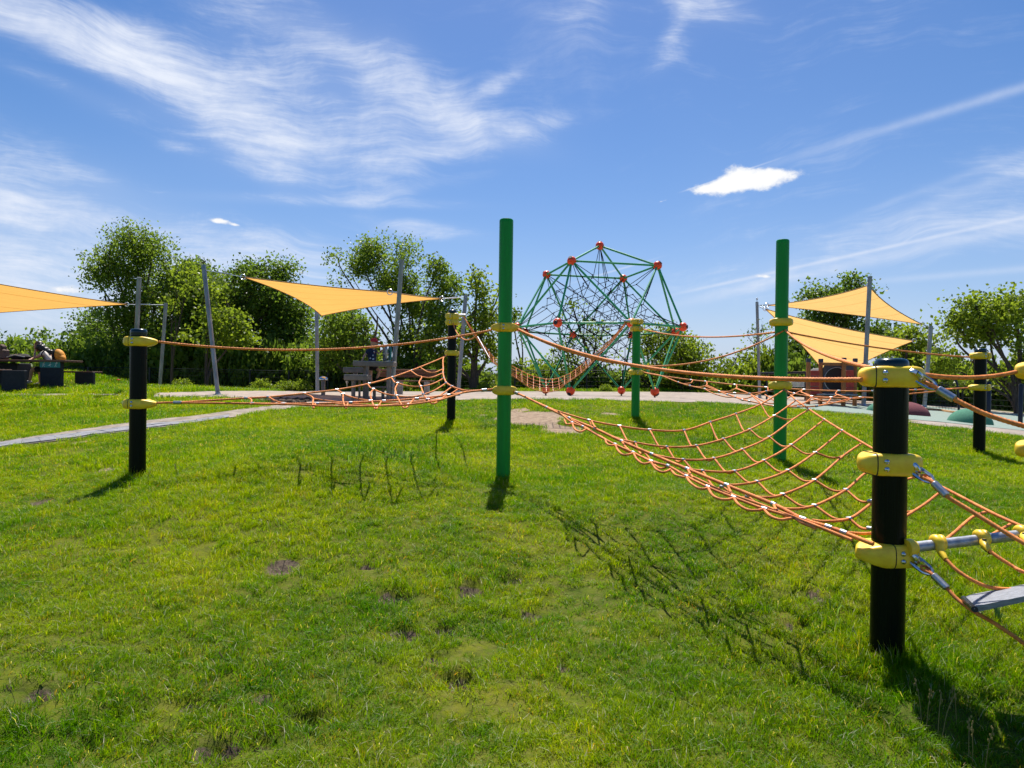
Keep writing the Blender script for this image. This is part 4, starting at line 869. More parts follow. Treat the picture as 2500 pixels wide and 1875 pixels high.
# ------------------------------------------------------------------ climbing dome
cx, cy, phi, r1, z1, rm, rc, z2_, r0, z0_, ztp = 2.984, 23.707, -2.132, 2.102, 5.33, 2.989, 2.895, 3.273, 2.068, 1.153, 6.181
H = {'A': (cx, cy, ztp)}
for i_, (u, m_, b_) in enumerate([('B', 'F', 'O'), ('C', 'G', 'Q'), ('E', 'K', 'P'), ('D', 'I', 'N')]):
    a = phi+i_*math.pi/2
    H[u] = (cx+r1*math.cos(a), cy+r1*math.sin(a), z1); H[m_] = (cx+rm*math.cos(a), cy+rm*math.sin(a), z2_); H[b_] = (cx+r0*math.cos(a), cy+r0*math.sin(a), z0_)
for i_, c_ in enumerate('LMJH'):
    a = phi+math.pi/4+i_*math.pi/2; H[c_] = (cx+rc*math.cos(a), cy+rc*math.sin(a), z2_)
H = {k: np.array(v) for k, v in H.items()}
dome = thing('climbing_dome', 'green tube climbing dome with orange red ball joints and a black rope web', 'climbing frame', (cx, cy, float(terr(cx, cy, False))))
edges = ['AB', 'AC', 'AE', 'AD', 'BC', 'CE', 'ED', 'DB']
for u, ms in (('B', 'HFL'), ('C', 'LGM'), ('E', 'MKJ'), ('D', 'JIH'), ('O', 'HFL'), ('Q', 'LGM'), ('P', 'MKJ'), ('N', 'JIH')): edges += [u+m_ for m_ in ms]
edges += ['HF', 'FL', 'LG', 'GM', 'MK', 'KJ', 'JI', 'IH']
for e in edges:
    a, b = H[e[0]], H[e[1]]; d = unit(b-a)
    part('frame_tube', join([tube([a+d*.10, b-d*.10], .034, 10), tube([a+d*.12, a+d*.2], .042, 10), tube([b-d*.2, b-d*.12], .042, 10)]), M['dgreen'], dome)
cen = np.array([cx, cy, 3.3])
for k, h in H.items():
    o = part('hub_ball', sphere(h, .148, 20, 12), M['ball'], dome); out = unit(h-cen)
    part('hub_plug', tube([h+out*.125, h+out*.152, h+out*.153], [.07, .062, .03], 16), M['ballplug'], o)
    if k in 'NOPQ':
        gz = float(terr(h[0], h[1], False)); part('foot', tube([(h[0], h[1], h[2]-.13), (h[0], h[1], gz-.1)], .03, 10), M['ballplug'], dome)
# inner web: diamond lattice gives the hexagonal cells
a_ = 1.02; pts = []; idx = {}
base4 = [(0, 0, 0), (.5, .5, 0), (.5, 0, .5), (0, .5, .5)]
Rz = np.array([[math.cos(.5), -math.sin(.5), 0], [math.sin(.5), math.cos(.5), 0], [0, 0, 1]]); tilt = np.array([[1, 0, 0], [0, math.cos(.62), -math.sin(.62)], [0, math.sin(.62), math.cos(.62)]])
for i_ in range(-4, 5):
    for j_ in range(-4, 5):
        for k_ in range(-4, 5):
            for b_ in base4:
                for o_ in (0, .25):
                    q = (np.array([i_, j_, k_], float)+b_+o_)*a_; q = tilt @ (Rz @ q)
                    e_ = q/np.array([2.15, 2.15, 1.75])
                    if e_ @ e_ < 1: pts.append(q+cen+np.array([0, 0, .15]))
pts = np.array(pts); dd = np.linalg.norm(pts[:, None]-pts[None], axis=2); lk = a_*math.sqrt(3)/4
prs = [(i_, j_) for i_ in range(len(pts)) for j_ in range(i_+1, len(pts)) if abs(dd[i_, j_]-lk) < .02]
deg = np.zeros(len(pts), int)
for i_, j_ in prs: deg[i_] += 1; deg[j_] += 1
jit = RNG.normal(0, .035, pts.shape); pts = pts+jit
gs = [tube([pts[i_], pts[j_]], .0105, 5, False) for i_, j_ in prs]
gs += [sphere(pts[i_], .024, 6, 4) for i_ in range(len(pts)) if deg[i_] > 1]
for k, h in H.items():
    if k in 'NOPQ': n_ = 4
    else: n_ = 5
    ds = np.linalg.norm(pts-h, axis=1)+np.where(deg > 1, 0, .6); 
    for i_ in np.argsort(ds)[:n_+2:1][:n_]: gs.append(tube([h, pts[i_]], .0115, 5, False))
w_ = part('rope_web', join(gs), M['blackrope'], dome, smooth=False); w_['kind'] = 'stuff'

# ------------------------------------------------------------------ masts and shade sails
def mast(b, db, t, dt, r, label, tip=False):
    A = P(*b, db); A[2] = float(terr(A[0], A[1], False)); B = P(*t, dt)
    o = thing('sail_mast', label, 'mast', A, 'masts of the shade sails'); d = unit(B-A)
    part('mast_tube', tube([A-d*.2, B], r, 18), M['mast'], o); part('mast_cap', tube([B, B+d*.012], r*1.06, 18), M['galv'], o)
    part('base_plate', lathe([(r*2.1, 0), (r*2.1, .02), (r*1.3, .025), (r*1.05, .08)], 18, A), M['galv'], o)
    if tip: part('tip_fitting', join([tube([B, B+np.array([0, 0, .16])], .012, 8), sphere(B+np.array([0, 0, .12]), .035, 8, 6)]), M['galv'], o)
    return B
m1 = mast((532, 968), 18.6, (497, 648), 18.9, .058, 'mast left of the middle orange sail, leaning left')
m2 = mast((775, 960), 22, (773, 752), 22.2, .058, 'upright mast ending behind the low corner of the middle orange sail')
m3 = mast((956, 966), 17.6, (981, 635), 17.2, .058, 'tall mast crossing the right part of the middle orange sail')
m4 = mast((1118, 962), 20, (1137, 721), 20.2, .058, 'thin mast just left of the middle green post')
m5 = mast((327, 962), 19, (340, 678), 18.6, .058, 'mast rising behind the left black post')
m6 = mast((390, 944), 24.5, (405, 741), 24.3, .058, 'leaning mast half hidden by the light green tree')
m7 = mast((1855, 971), 24, (1848, 738), 24, .05, 'slim mast with a small tip fitting left of the right green post', True)
m8 = mast((2108, 993), 19, (2124, 676), 18.8, .058, 'mast standing in front of the two pale sails')
m9 = mast((2257, 995), 21, (2273, 797), 20.9, .058, 'mast at the right corner of the pale sails')
def sail(cs, curv, m, label, cables, n=18, dipz=0.0):
    """cs: corner world points (3 or 4); curv: inward bow of each edge (fraction)."""
    cs = [np.asarray(c, float) for c in cs]; cen_ = sum(cs)/len(cs); N = len(cs)
    def edge(i_, t):
        a, b = cs[i_], cs[(i_+1) % N]; mid = (a+b)/2; inw = cen_-mid; return a*(1-t)+b*t+inw*curv[i_]*4*t*(1-t)
    V = []; UV = []; Fc = []
    if N == 4:
        for j_ in range(n+1):
            for i_ in range(n+1):
                u, v = i_/n, j_/n; b, t, l, r = edge(0, u), edge(2, 1-u), edge(3, 1-v), edge(1, v)
                q = b*(1-v)+t*v+l*(1-u)+r*u-(cs[0]*(1-u)*(1-v)+cs[1]*u*(1-v)+cs[2]*u*v+cs[3]*(1-u)*v)
                q = q+np.array([0, 0, -dipz*16*u*(1-u)*v*(1-v)]); V.append(q); UV.append((u, v))
    else:
        for j_ in range(n+1):
            for i_ in range(n+1):
                u, v = i_/n, j_/n; a = edge(0, u); l = edge(2, 1-v); r = edge(1, v); lin = cs[0]*(1-u)+cs[1]*u
                q = a*(1-v)+cs[2]*v + (l-(cs[0]*(1-v)+cs[2]*v))*(1-u)+(r-(cs[1]*(1-v)+cs[2]*v))*u
                q = q+np.array([0, 0, -dipz*16*u*(1-u)*v*(1-v)]); V.append(q); UV.append((u, v))
    Fc = [(j_*(n+1)+i_, j_*(n+1)+i_+1, (j_+1)*(n+1)+i_+1, (j_+1)*(n+1)+i_) for j_ in range(n) for i_ in range(n)]
    o = thing('shade_sail', label, 'shade sail', cs[0]); part('sail_cloth', (V, Fc), m, o, uv=UV)
    for i_ in range(N): part('hem', tube([edge(i_, t) for t in np.linspace(0, 1, 20)], .014, 6), M['kerbwood'], o)
    for q_ in cs: part('corner_ring', tube([q_+np.array([.07*math.cos(t), 0, .07*math.sin(t)]) for t in np.linspace(0, 2*math.pi, 14)], .012, 6, False), M['chrome'], o)
    for a, b in cables:
        a, b = np.asarray(a), np.asarray(b); d = b-a
        part('turnbuckle', join([tube([a, b], .009, 6), tube([a+d*.3, a+d*.62], .02, 8)]), M['chrome'], o)
    return o
s1 = [P(593, 676, 18.9), P(952, 713, 17.35), P(1079, 729, 19.6), P(785, 771, 21.4)]
sail(s1, (.12, .05, .14, .16), M['sail_o'], 'orange shade sail between four masts over the play tables', [(s1[0], m1-np.array([0, 0, .12])), (s1[1], P(971, 713, 17.3)), (s1[2], m4-np.array([0, 0, .05])), (s1[3], P(776, 757, 22))], dipz=.1)
s2 = [P(-420, 610, 16.5), P(310, 743, 23.4), P(-420, 800, 24)]
sail(s2, (.10, .10, .12), M['sail_o'], 'orange shade sail entering from the left edge above the picnic tables', [(s2[1], m6-np.array([0, 0, .05]))], dipz=.05)
s3 = [P(1872, 745, 23.5), P(2121, 696, 19.0), P(2252, 792, 20.7)]
sail(s3, (.20, .14, .12), M['sail_p'], 'upper pale yellow sail with its peak at the right mast', [(s3[0], m7-np.array([0, 0, .1])), (s3[2], m9-np.array([0, 0, .05]))])
s4 = [P(1868, 754, 23.4), P(2232, 832, 22.5), P(2030, 932, 27.0)]
sail(s4, (.12, .10, .10), M['sail_p'], 'lower pale yellow sail hanging behind the wooden playhouse', [(s4[0], m7-np.array([0, 0, .12]))])

# ------------------------------------------------------------------ picnic area on the left
def gz(p): return float(terr(p[0], p[1], False))
def block(px0, px1, row, d, dep, label, extra=0):
    a, b = P(px0, 950, d), P(px1, 950, d); top = P((px0+px1)/2, row, d)[2]; x = (a[0]+b[0])/2; y = a[1]+dep/2; g0 = gz((x, y))-.05
    return (x, y), box((x, y, (g0+top)/2), (b[0]-a[0], dep, top-g0), .012), top
tb = thing('picnic_table', 'picnic table of dark concrete blocks with a brown wooden top', 'table', (P(80, 946, 19.3)[0], 19.5, gz((P(80, 946, 19.3)[0], 19.5))))
(_, gA, topA) = block(97, 148, 881, 19.0, .14, ''); bk = part('concrete_leg', gA, M['concrete'], tb, smooth=False)
ya = P(97, 880, 19.0)[1]
def facebox(px0, px1, r0, r1, d, off, th): a = P(px0, r1, d); b = P(px1, r0, d); return box(((a[0]+b[0])/2, ya-off, (a[2]+b[2])/2), (b[0]-a[0], th, b[2]-a[2]), .002)
part('sign_band', facebox(97.5, 147.5, 882.5, 897, 19.0, .006, .010), M['teal'], bk, smooth=False)
pg = []
def P2(x, y, s, k): return P(x+k[0]*s, y+k[1]*s, 19.0)-np.array([0, .016, 0])
for cx_, fig in ((107, [[(-2, 4), (0, 0), (2, 4)], [(0, 0), (1, -3)], [(-2, -1), (1, -2), (3, 0)]]), (122, [[(-3, 2), (0, 1), (3, -1)], [(0, 1), (2, 3)], [(-1, 0), (2, -2)]]), (137, [[(-2, 4), (0, 0), (1, 4)], [(0, 0), (2, -3)], [(-1, -2), (2, -2), (4, -4)]])):
    for l in fig: pg.append(tube([P2(cx_, 890.5, 1.25, k) for k in l], .007, 5))
    q = P2(cx_, 890.5, 1.25, (1.6, -4.4)); pg.append(sphere(q, .014, 6, 5))
part('sport_pictograms', join(pg), M['white'], tb)
(_, gB, _) = block(-60, 40, 886, 19.6, .6, ''); part('concrete_leg', gB, M['concrete'], tb, smooth=False)
for i_ in range(3):
    a, b = P(-90, 884, 19.0), P(163, 884, 19.0); zt = P(80, 880.5, 19)[2]
    part('tabletop_plank', box(((a[0]+b[0])/2, ya-.06+.12+i_*.27, zt), (b[0]-a[0], .255, .055), .006), M['wood'], tb, smooth=False)
bn = thing('picnic_bench', 'bench behind the picnic table with a dark concrete block at its right end', 'bench', (P(200, 946, 20)[0], 20.6, 1.1))
(_, gC, _) = block(182, 227, 909, 20.2, .12, ''); part('concrete_leg', gC, M['concrete'], bn, smooth=False)
a, b = P(30, 907, 20.2), P(226, 907, 20.2)
for i_ in range(2): part('seat_plank', box(((a[0]+b[0])/2, a[1]+.13+i_*.25, P(150, 907.5, 20.2)[2]), (b[0]-a[0], .235, .05), .006), M['wood'], bn, smooth=False)
bn2 = thing('picnic_bench', 'front bench of the picnic table, a dark concrete block at the left edge', 'bench', (P(20, 946, 18)[0], 18.2, 1.0))
(_, gD, _) = block(3, 59, 904, 18.2, .12, ''); part('concrete_leg', gD, M['concrete'], bn2, smooth=False)
a, b = P(-250, 903, 18.2), P(0, 903, 18.2)
for i_ in range(2): part('seat_plank', box(((a[0]+b[0])/2, a[1]+.11+i_*.23, P(0, 903.5, 18.2)[2]), (b[0]-a[0], .215, .045), .006), M['wood'], bn2, smooth=False)
# bags on the table
tabz = P(80, 879, 19)[2]+.02
def blob(c, s, n=.04, seg=12): v, f = sphere(c, 1, seg, 8, s); v = v+(RNG.random(v.shape)-.5)*n; return v, f
q = P(4, 862, 19.4); ob = thing('bag', 'tall brown bag standing on the picnic table at the left edge', 'bag', (q[0], q[1], tabz)); part('bag_body', join([box((q[0], q[1], tabz+.14), (.32, .24, .28), .03), blob((q[0], q[1], tabz+.30), (.15, .11, .12), .03)]), M['bag'], ob); part('bag_handle', tube([(q[0]+.1*math.cos(a), q[1]-.12, tabz+.3+.12*math.sin(a)) for a in np.linspace(0, math.pi, 8)], .012, 6), M['blackcloth'], ob)
q = P(48, 872, 19.4); ob = thing('rucksack', 'flat black rucksack lying on the picnic table in front of the woman', 'bag', (q[0], q[1], tabz)); part('bag_body', blob((q[0], q[1], tabz+.075), (.33, .17, .085), .035), M['blackcloth'], ob); part('strap', tube([(q[0]-.25, q[1]-.16, tabz+.06), (q[0], q[1]-.19, tabz+.12), (q[0]+.26, q[1]-.16, tabz+.07)], .016, 6), M['steelbrush'], ob)

# ------------------------------------------------------------------ people
def skin_body(name, J, E, R_, m, parent, sub=2, fingers=()):
    ks = list(J); me = bpy.data.meshes.new(name); me.from_pydata([tuple(J[k]) for k in ks], [(ks.index(a), ks.index(b)) for a, b in E], [])
    o = bpy.data.objects.new(name, me); COL.objects.link(o)
    o.modifiers.new('skin', 'SKIN'); sv = me.skin_vertices[0] if me.skin_vertices else None
    if sv is None:
        bm = bmesh.new(); bm.from_mesh(me); bm.verts.layers.skin.verify(); bm.to_mesh(me); bm.free(); sv = me.skin_vertices[0]
    for i_, k in enumerate(ks):
        r = R_[k]; sv.data[i_].radius = (r, r) if np.isscalar(r) else r; sv.data[i_].use_root = (i_ == 0)
    s = o.modifiers.new('sub', 'SUBSURF'); s.levels = sub; s.render_levels = sub
    dg = bpy.context.evaluated_depsgraph_get(); ev = o.evaluated_get(dg); m2_ = bpy.data.meshes.new_from_object(ev)
    V = np.array([v.co[:] for v in m2_.vertices]); Fc = [tuple(p.vertices) for p in m2_.polygons]
    bpy.data.objects.remove(o); bpy.data.meshes.remove(me); bpy.data.meshes.remove(m2_)
    if fingers: V, Fc = join([(V, Fc)]+list(fingers))
    return part(name, (V, Fc), m, parent)
def hand(w_, d, palm_n, s=1.0, curl=.5):
    """Five finger chains rooted in the palm at w_ pointing along d."""
    d = unit(d); n = unit(palm_n-d*(np.asarray(palm_n) @ d)); s_ = np.cross(d, n); out = []
    for i_, (o_, L) in enumerate(((-.030, .062), (-.010, .072), (.010, .068), (.028, .052))):
        a = w_+s_*o_*s; b = a+d*L*.45*s-n*.0; c = b+unit(d*(1-curl*.6)+n*curl)*L*.35*s; e = c+unit(d*(1-curl)+n*curl*1.4)*L*.3*s
        out.append(tube([a-d*.02*s, b, c, e], [.0095*s, .009*s, .008*s, .0055*s], 6))
    t0 = w_-s_*.03*s-d*.02*s; out.append(tube([t0, t0-s_*.025*s+d*.025*s+n*.01, t0-s_*.03*s+d*.055*s+n*.02], [.012*s, .010*s, .007*s], 6)); return out
def head(parent, c, fwd, up, s, hairm, skin=M['skin']):
    fwd = unit(fwd); up = unit(up-fwd*(np.asarray(up) @ fwd)); sd_ = np.cross(fwd, up)
    B = np.array([sd_, fwd, up]); T = lambda g_: (np.asarray(g_[0]) @ B*s+c, g_[1])
    v, f = sphere((0, 0, 0), .1, 18, 14, (.78, .95, 1.18))
    v[:, 0] *= 1-.25*np.clip(-v[:, 2]/.11, 0, 1); v[:, 1] += .012*np.clip(-v[:, 2]/.11, 0, 1)
    nose = sphere((0, .098, -.01), .014, 8, 6, (.8, 1.2, 1.5)); ears = [sphere((sx*.078, 0, 0), .02, 8, 6, (.4, .8, 1.3)) for sx in (-1, 1)]; chin = sphere((0, .06, -.095), .035, 8, 6)
    h = part('head', T(join([(v, f), nose, chin]+ears)), skin, parent)
    part('eyes', T(join([sphere((sx*.032, .084, .012), .010, 8, 6) for sx in (-1, 1)])), M['black_in'], h)
    part('mouth', T(sphere((0, .093, -.052), .018, 8, 6, (1.1, .4, .3))), M['ball'], h)
    return h, T
# boy at the play table: stands in profile facing right, cap on, one arm on the table, the other at the steel wheel
BD = 17.2
bq = lambda x, y, dy=0: P(x, y, BD)+np.array([0, dy, 0])
boy = thing('person', 'boy in a red cap and navy printed T-shirt standing at the play tables', 'person', bq(914, 941))
hip = bq(910, 893); sh = bq(909, 857); nk = bq(911, 850)
J = dict(pelvis=hip, waist=bq(909, 877), chest=bq(908, 862), neck=nk, nt=bq(912, 843),
    lsh=bq(900, 857, -.10), lel=bq(891, 871, -.14), lwr=bq(887, 882, -.16), lhd=bq(888.5, 884.5, -.17), rsh=bq(916, 857, .10), rel=bq(923, 863, .08), rwr=bq(932, 855, .05), rhd=bq(935, 853.5, .04),
    lhip=bq(906, 896, -.06), lkn=bq(906, 917, -.07), lan=bq(908, 935, -.07), lft=bq(914, 939, -.07), rhip=bq(915, 896, .06), rkn=bq(926, 906, .05), ran=bq(919, 925, .05), rft=bq(925, 930, .05))
R_ = dict(pelvis=.085, waist=.078, chest=(.09, .075), neck=.04, nt=.035, lsh=.037, lel=.026, lwr=.018, lhd=.020, rsh=.037, rel=.026, rwr=.018, rhd=.020, lhip=.06, lkn=.042, lan=.026, lft=.026, rhip=.06, rkn=.042, ran=.026, rft=.026)
E_ = [('pelvis', 'waist'), ('waist', 'chest'), ('chest', 'neck'), ('neck', 'nt'), ('chest', 'lsh'), ('lsh', 'lel'), ('lel', 'lwr'), ('lwr', 'lhd'), ('chest', 'rsh'), ('rsh', 'rel'), ('rel', 'rwr'), ('rwr', 'rhd'),
    ('pelvis', 'lhip'), ('lhip', 'lkn'), ('lkn', 'lan'), ('lan', 'lft'), ('pelvis', 'rhip'), ('rhip', 'rkn'), ('rkn', 'ran'), ('ran', 'rft')]
skin_body('body', J, E_, R_, M['skin'], boy, 2, hand(J['lhd'], J['lhd']-J['lwr'], (0, 1, -.3), .75)+hand(J['rhd'], J['rhd']-J['rwr'], (1, 0, -.3), .75))
ks = ('pelvis', 'waist', 'chest', 'neck', 'lsh', 'rsh'); J2 = {k: J[k] for k in ks}; J2['lsl'] = J['lsh']*.45+J['lel']*.55; J2['rsl'] = J['rsh']*.45+J['rel']*.55; J2['pelvis'] = bq(909, 889)
shirt = skin_body('t_shirt', J2, [('pelvis', 'waist'), ('waist', 'chest'), ('chest', 'neck'), ('chest', 'lsh'), ('lsh', 'lsl'), ('chest', 'rsh'), ('rsh', 'rsl')], dict(pelvis=.105, waist=.10, chest=(.108, .095), neck=.048, lsh=.052, rsh=.052, lsl=.048, rsl=.048), M['navy'], boy)
part('shirt_print', join([blob((bq(x, y)[0], bq(x, y)[1]-.098, bq(x, y)[2]), (.022*k, .012, .018*k), .012, 7) for x, y, k in [(905, 865, 1), (912, 868, 1.1), (906, 875, 1), (913, 877, 1.2), (908, 884, .9), (915, 859, .8)]]), M['white'], shirt)
J3 = dict(pelvis=bq(910, 890), lhip=J['lhip'], lk=J['lhip']*.45+J['lkn']*.55, rhip=J['rhip'], rk=J['rhip']*.45+J['rkn']*.55)
skin_body('shorts', J3, [('pelvis', 'lhip'), ('lhip', 'lk'), ('pelvis', 'rhip'), ('rhip', 'rk')], dict(pelvis=.10, lhip=.08, lk=.072, rhip=.08, rk=.072), M['blackcloth'], boy)
hd, T = head(boy, bq(913.5, 837.5), (.95, -.25, -.12), (0, 0, 1), 1.0, None)
v, f = sphere((0, -.005, .03), .1, 18, 12, (.92, 1.06, 1.02)); v[:, 2] = np.maximum(v[:, 2], .028)
part('cap', T(join([(v, f), sphere((0, .11, .035), .07, 12, 6, (.95, 1.1, .14))])), M['capred'], hd)
for a, b in (('lan', 'lft'), ('ran', 'rft')): 
    d = unit(J[b]-J[a]-np.array([0, 0, (J[b]-J[a])[2]])); part('shoe', blob(J[a]+d*.045-np.array([0, 0, .025]), (.105, .045, .042), .008), M['blackcloth'], boy)
# woman at the picnic table
WD = 19.75
wq = lambda x, y, dy=0: P(x, y, WD)+np.array([0, dy, 0])
wom = thing('person', 'woman with long dark hair in a cream T-shirt leaning on the picnic table', 'person', wq(95, 944))
J = dict(pelvis=wq(128, 899), waist=wq(128, 886), chest=wq(116, 868), neck=wq(106, 859), nt=wq(101, 852), lsh=wq(115, 862, -.15), lel=wq(97, 875.5, -.22), lwr=wq(91, 860, -.1), lhd=wq(91, 851, -.05),
    rsh=wq(103, 864, .14), rel=wq(82, 872, .12), rwr=wq(78, 876, -.02), rhd=wq(79, 877, -.09), lhip=wq(122, 901, -.09), lkn=wq(84, 902, -.10), lan=wq(79, 930, -.1), lft=wq(68, 935, -.1), rhip=wq(122, 901, .09), rkn=wq(92, 902, .1), ran=wq(92, 936, .1), rft=wq(81, 941, .1))
R_ = dict(pelvis=.13, waist=.11, chest=(.125, .10), neck=.05, nt=.045, lsh=.052, lel=.038, lwr=.026, lhd=.03, rsh=.05, rel=.038, rwr=.026, rhd=.03, lhip=.09, lkn=.058, lan=.035, lft=.035, rhip=.09, rkn=.058, ran=.035, rft=.035)
skin_body('body', J, E_, R_, M['skin'], wom, 2, hand(J['lhd'], J['lhd']-J['lwr'], (-1, 0, 0), 1, .6)+hand(J['rhd'], J['rhd']-J['rwr'], (0, 0, -1), 1, .3))
J2 = {k: J[k] for k in ks}; J2['lsl'] = J['lsh']*.55+J['lel']*.45; J2['rsl'] = J['rsh']*.5+J['rel']*.5
skin_body('t_shirt', J2, [('pelvis', 'waist'), ('waist', 'chest'), ('chest', 'neck'), ('chest', 'lsh'), ('lsh', 'lsl'), ('chest', 'rsh'), ('rsh', 'rsl')], dict(pelvis=.15, waist=.135, chest=(.15, .13), neck=.06, lsh=.075, rsh=.072, lsl=.065, rsl=.065), M['shirtw'], wom)
J3 = dict(pelvis=J['pelvis'], lhip=J['lhip'], lk=J['lhip']*.15+J['lkn']*.85, rhip=J['rhip'], rk=J['rhip']*.15+J['rkn']*.85)
skin_body('shorts', J3, [('pelvis', 'lhip'), ('lhip', 'lk'), ('pelvis', 'rhip'), ('rhip', 'rk')], dict(pelvis=.145, lhip=.105, lk=.08, rhip=.105, rk=.08), M['blackcloth'], wom)
hd, T = head(wom, wq(93.5, 845), (-.86, -.3, -.3), (-.2, 0, 1), 1.12, None)
hs_ = [blob((0, -.028, .03), (.098, .102, .105), .012)]+[blob((sx*.05, -.06-.02*k, -.02-.065*k), (.06, .05, .075), .015) for sx in (-1, 0, 1) for k in range(4)]
part('hair', T(join(hs_+[blob((sx*.075, -.04-.035*k, -.04-.05*k), (.075, .09, .09), .03) for sx in (-1, 0, 1) for k in range(5)])), M['hair'], hd)
for a, b in (('lan', 'lft'), ('ran', 'rft')):
    d = unit(J[b]-J[a]-np.array([0, 0, (J[b]-J[a])[2]])); part('shoe', blob(J[a]+d*.06-np.array([0, 0, .035]), (.14, .052, .055), .008), M['shoe'], wom)
q = wq(146, 869, .0)
pk = thing('backpack', 'orange yellow backpack worn on the back of the woman at the picnic table', 'backpack', q)
v, f = sphere((0, 0, 0), 1, 18, 12, (.135, .15, .21)); an = math.radians(-24); v = v @ np.array([[math.cos(an), 0, -math.sin(an)], [0, 1, 0], [math.sin(an), 0, math.cos(an)]])
part('pack_body', (v+q, f), M['pack'], pk); v2, f2 = sphere((0, 0, 0), 1, 12, 8, (.06, .17, .22)); part('back_panel', (v2+q+np.array([-.11, 0, -.01]), f2), M['blackcloth'], pk)
part('front_pocket', blob(q+np.array([.09, -.03, -.08]), (.09, .12, .11), .01), M['pack'], pk)
part('shoulder_strap', tube(spline([wq(137, 858, -.16), wq(120, 857, -.2), wq(114, 868, -.21), wq(124, 880, -.2), wq(140, 884, -.15)], 6), .017, 6), M['blackcloth'], pk)

# ------------------------------------------------------------------ play tables, wheel, bench, bollard
def table(label, px0, px1, r0, r1, d, dep, legs, extra=None):
    a, b = P(px0, r1, d), P(px1, r0, d); x = (a[0]+b[0])/2; y = a[1]+dep/2
    o = thing('play_table', label, 'play table', (x, y, gz((x, y))), 'grey sand play tables')
    part('tabletop', box((x, y, (a[2]+b[2])/2), (b[0]-a[0], dep, b[2]-a[2]), .012), M['play_grey'], o, smooth=False)
    part('rim', box((x, y, b[2]+.008), (b[0]-a[0]-.02, dep-.02, .016), .004), M['lconcrete'], o, smooth=False)
    for lx, w_, ly in legs:
        q = P(lx, 960, d); g0 = gz((q[0], a[1]+ly)); part('leg', box((q[0], a[1]+ly, (g0-.05+a[2])/2), (w_, .07, a[2]-g0+.05), .006), M['play_grey'], o, smooth=False)
    return o, a, b
table('highest grey play table, the boy leaning on it', 861, 961, 883.5, 893.5, 16.6, .5, ((894, .075, .1), (946, .085, .1), (880, .06, .42)))
o, a, b = table('middle grey play table with a spout under it', 837, 888, 898.5, 909.5, 17.6, .45, ((884, .06, .3), (862, .05, .12)))
q = P(866, 914, 17.6); part('spout', lathe([(.06, .0), (.02, -.09), (.012, -.15)], 12, (q[0], q[1]+.1, q[2]+.03)), M['steelbrush'], o)
o, a, b = table('lowest grey play table in front on the left', 839, 897, 916.5, 928, 16.2, .45, ((858.5, .055, .1), (869.5, .045, .35)))
q = P(845, 934, 16.2); part('spout', lathe([(.05, .0), (.018, -.08), (.01, -.16)], 12, (q[0], q[1]+.1, q[2]+.04)), M['steelbrush'], o)
stp = thing('step_platform', 'low grey step platform under the feet of the boy', 'platform', bq(930, 950))
a, b = P(898, 943, 17.2), P(961, 943, 17.2); part('step_board', box(((a[0]+b[0])/2, a[1], a[2]-.02), (b[0]-a[0], .4, .04), .006), M['play_grey'], stp, smooth=False)
for lx in (914, 935, 955): q = P(lx, 950, 17.2); g0 = gz(q); part('leg', box((q[0], q[1], (a[2]-.04+g0-.05)/2), (.06, .12, a[2]-.04-g0+.05), .005), M['play_grey'], stp, smooth=False)
wh = thing('lookout_panel', 'steel drum shaped panel with a teal disc beside the tall mast', 'play panel', P(945, 883, 17))
def stadium(c, hw, hh, th, m, nm, ax=0.25):
    V = []; n = 28
    for k, (off, sc) in enumerate(((-th, .93), (-th*.6, 1), (th*.6, 1), (th, .93))):
        for i_ in range(n):
            a = 2*math.pi*i_/n; x = hw*math.cos(a)*sc; z = (hh-hw)*np.sign(math.sin(a))*(abs(math.sin(a))**.3)+hw*math.sin(a)*sc
            V.append((c[0]+x*math.cos(ax)+off*math.sin(ax), c[1]-x*math.sin(ax)+off*math.cos(ax), c[2]+z))
    Fc = [(k*n+i_, k*n+(i_+1) % n, (k+1)*n+(i_+1) % n, (k+1)*n+i_) for k in range(3) for i_ in range(n)]+[tuple(range(n))[::-1], tuple(3*n+i_ for i_ in range(n))]
    return part(nm, (V, Fc), m, wh)
stadium(P(940, 862, 17.05), .075, .20, .03, M['steelbrush'], 'steel_disc', .9); stadium(P(952, 863, 17.15), .06, .185, .02, M['teal'], 'teal_disc', .9)
part('axle', tube([P(938, 863, 17.0), P(955, 863, 17.2)], .03, 10), M['steelbrush'], wh); q = P(948, 880, 17.1); part('stem', tube([q, (q[0], q[1], P(948, 893, 17.1)[2]-.02)], .07, 12), M['steelbrush'], wh)
bch = thing('park_bench', 'long brown slatted bench on a pale concrete foot behind the play tables', 'bench', (P(1000, 955, 21)[0], 21.2, gz(P(1000, 955, 21))))
for i_, r in enumerate((903.5, 910.3, 917.1)):
    a, b = P(922, r, 21.3), P(1066, r, 21.3); part('back_slat', box(((a[0]+b[0])/2, a[1]+.02*i_*-1, a[2]), (b[0]-a[0], .035, .075), .006, ry=.0), M['wood'], bch, smooth=False)
for i_ in range(3):
    a, b = P(922, 929, 21.0), P(1059, 929, 21.0); part('seat_slat', box(((a[0]+b[0])/2, a[1]-.02+i_*.12, a[2]), (b[0]-a[0], .11, .04), .006), M['wood'], bch, smooth=False)
for lx in (1041, 951, 975): q = P(lx, 950, 21.0); g0 = gz(q); z9 = P(lx, 931, 21.0)[2]; part('foot', box((q[0], q[1]+.1, (g0-.05+z9)/2), (.14, .35, z9-g0+.05), .01), M['lconcrete'], bch, smooth=False)
q = P(789, 957, 19.2); g0 = gz(q); bo = thing('bollard', 'mushroom shaped grey bollard with a domed silver cap', 'bollard', (q[0], q[1], g0)); zc = P(789, 927, 19.2)[2]
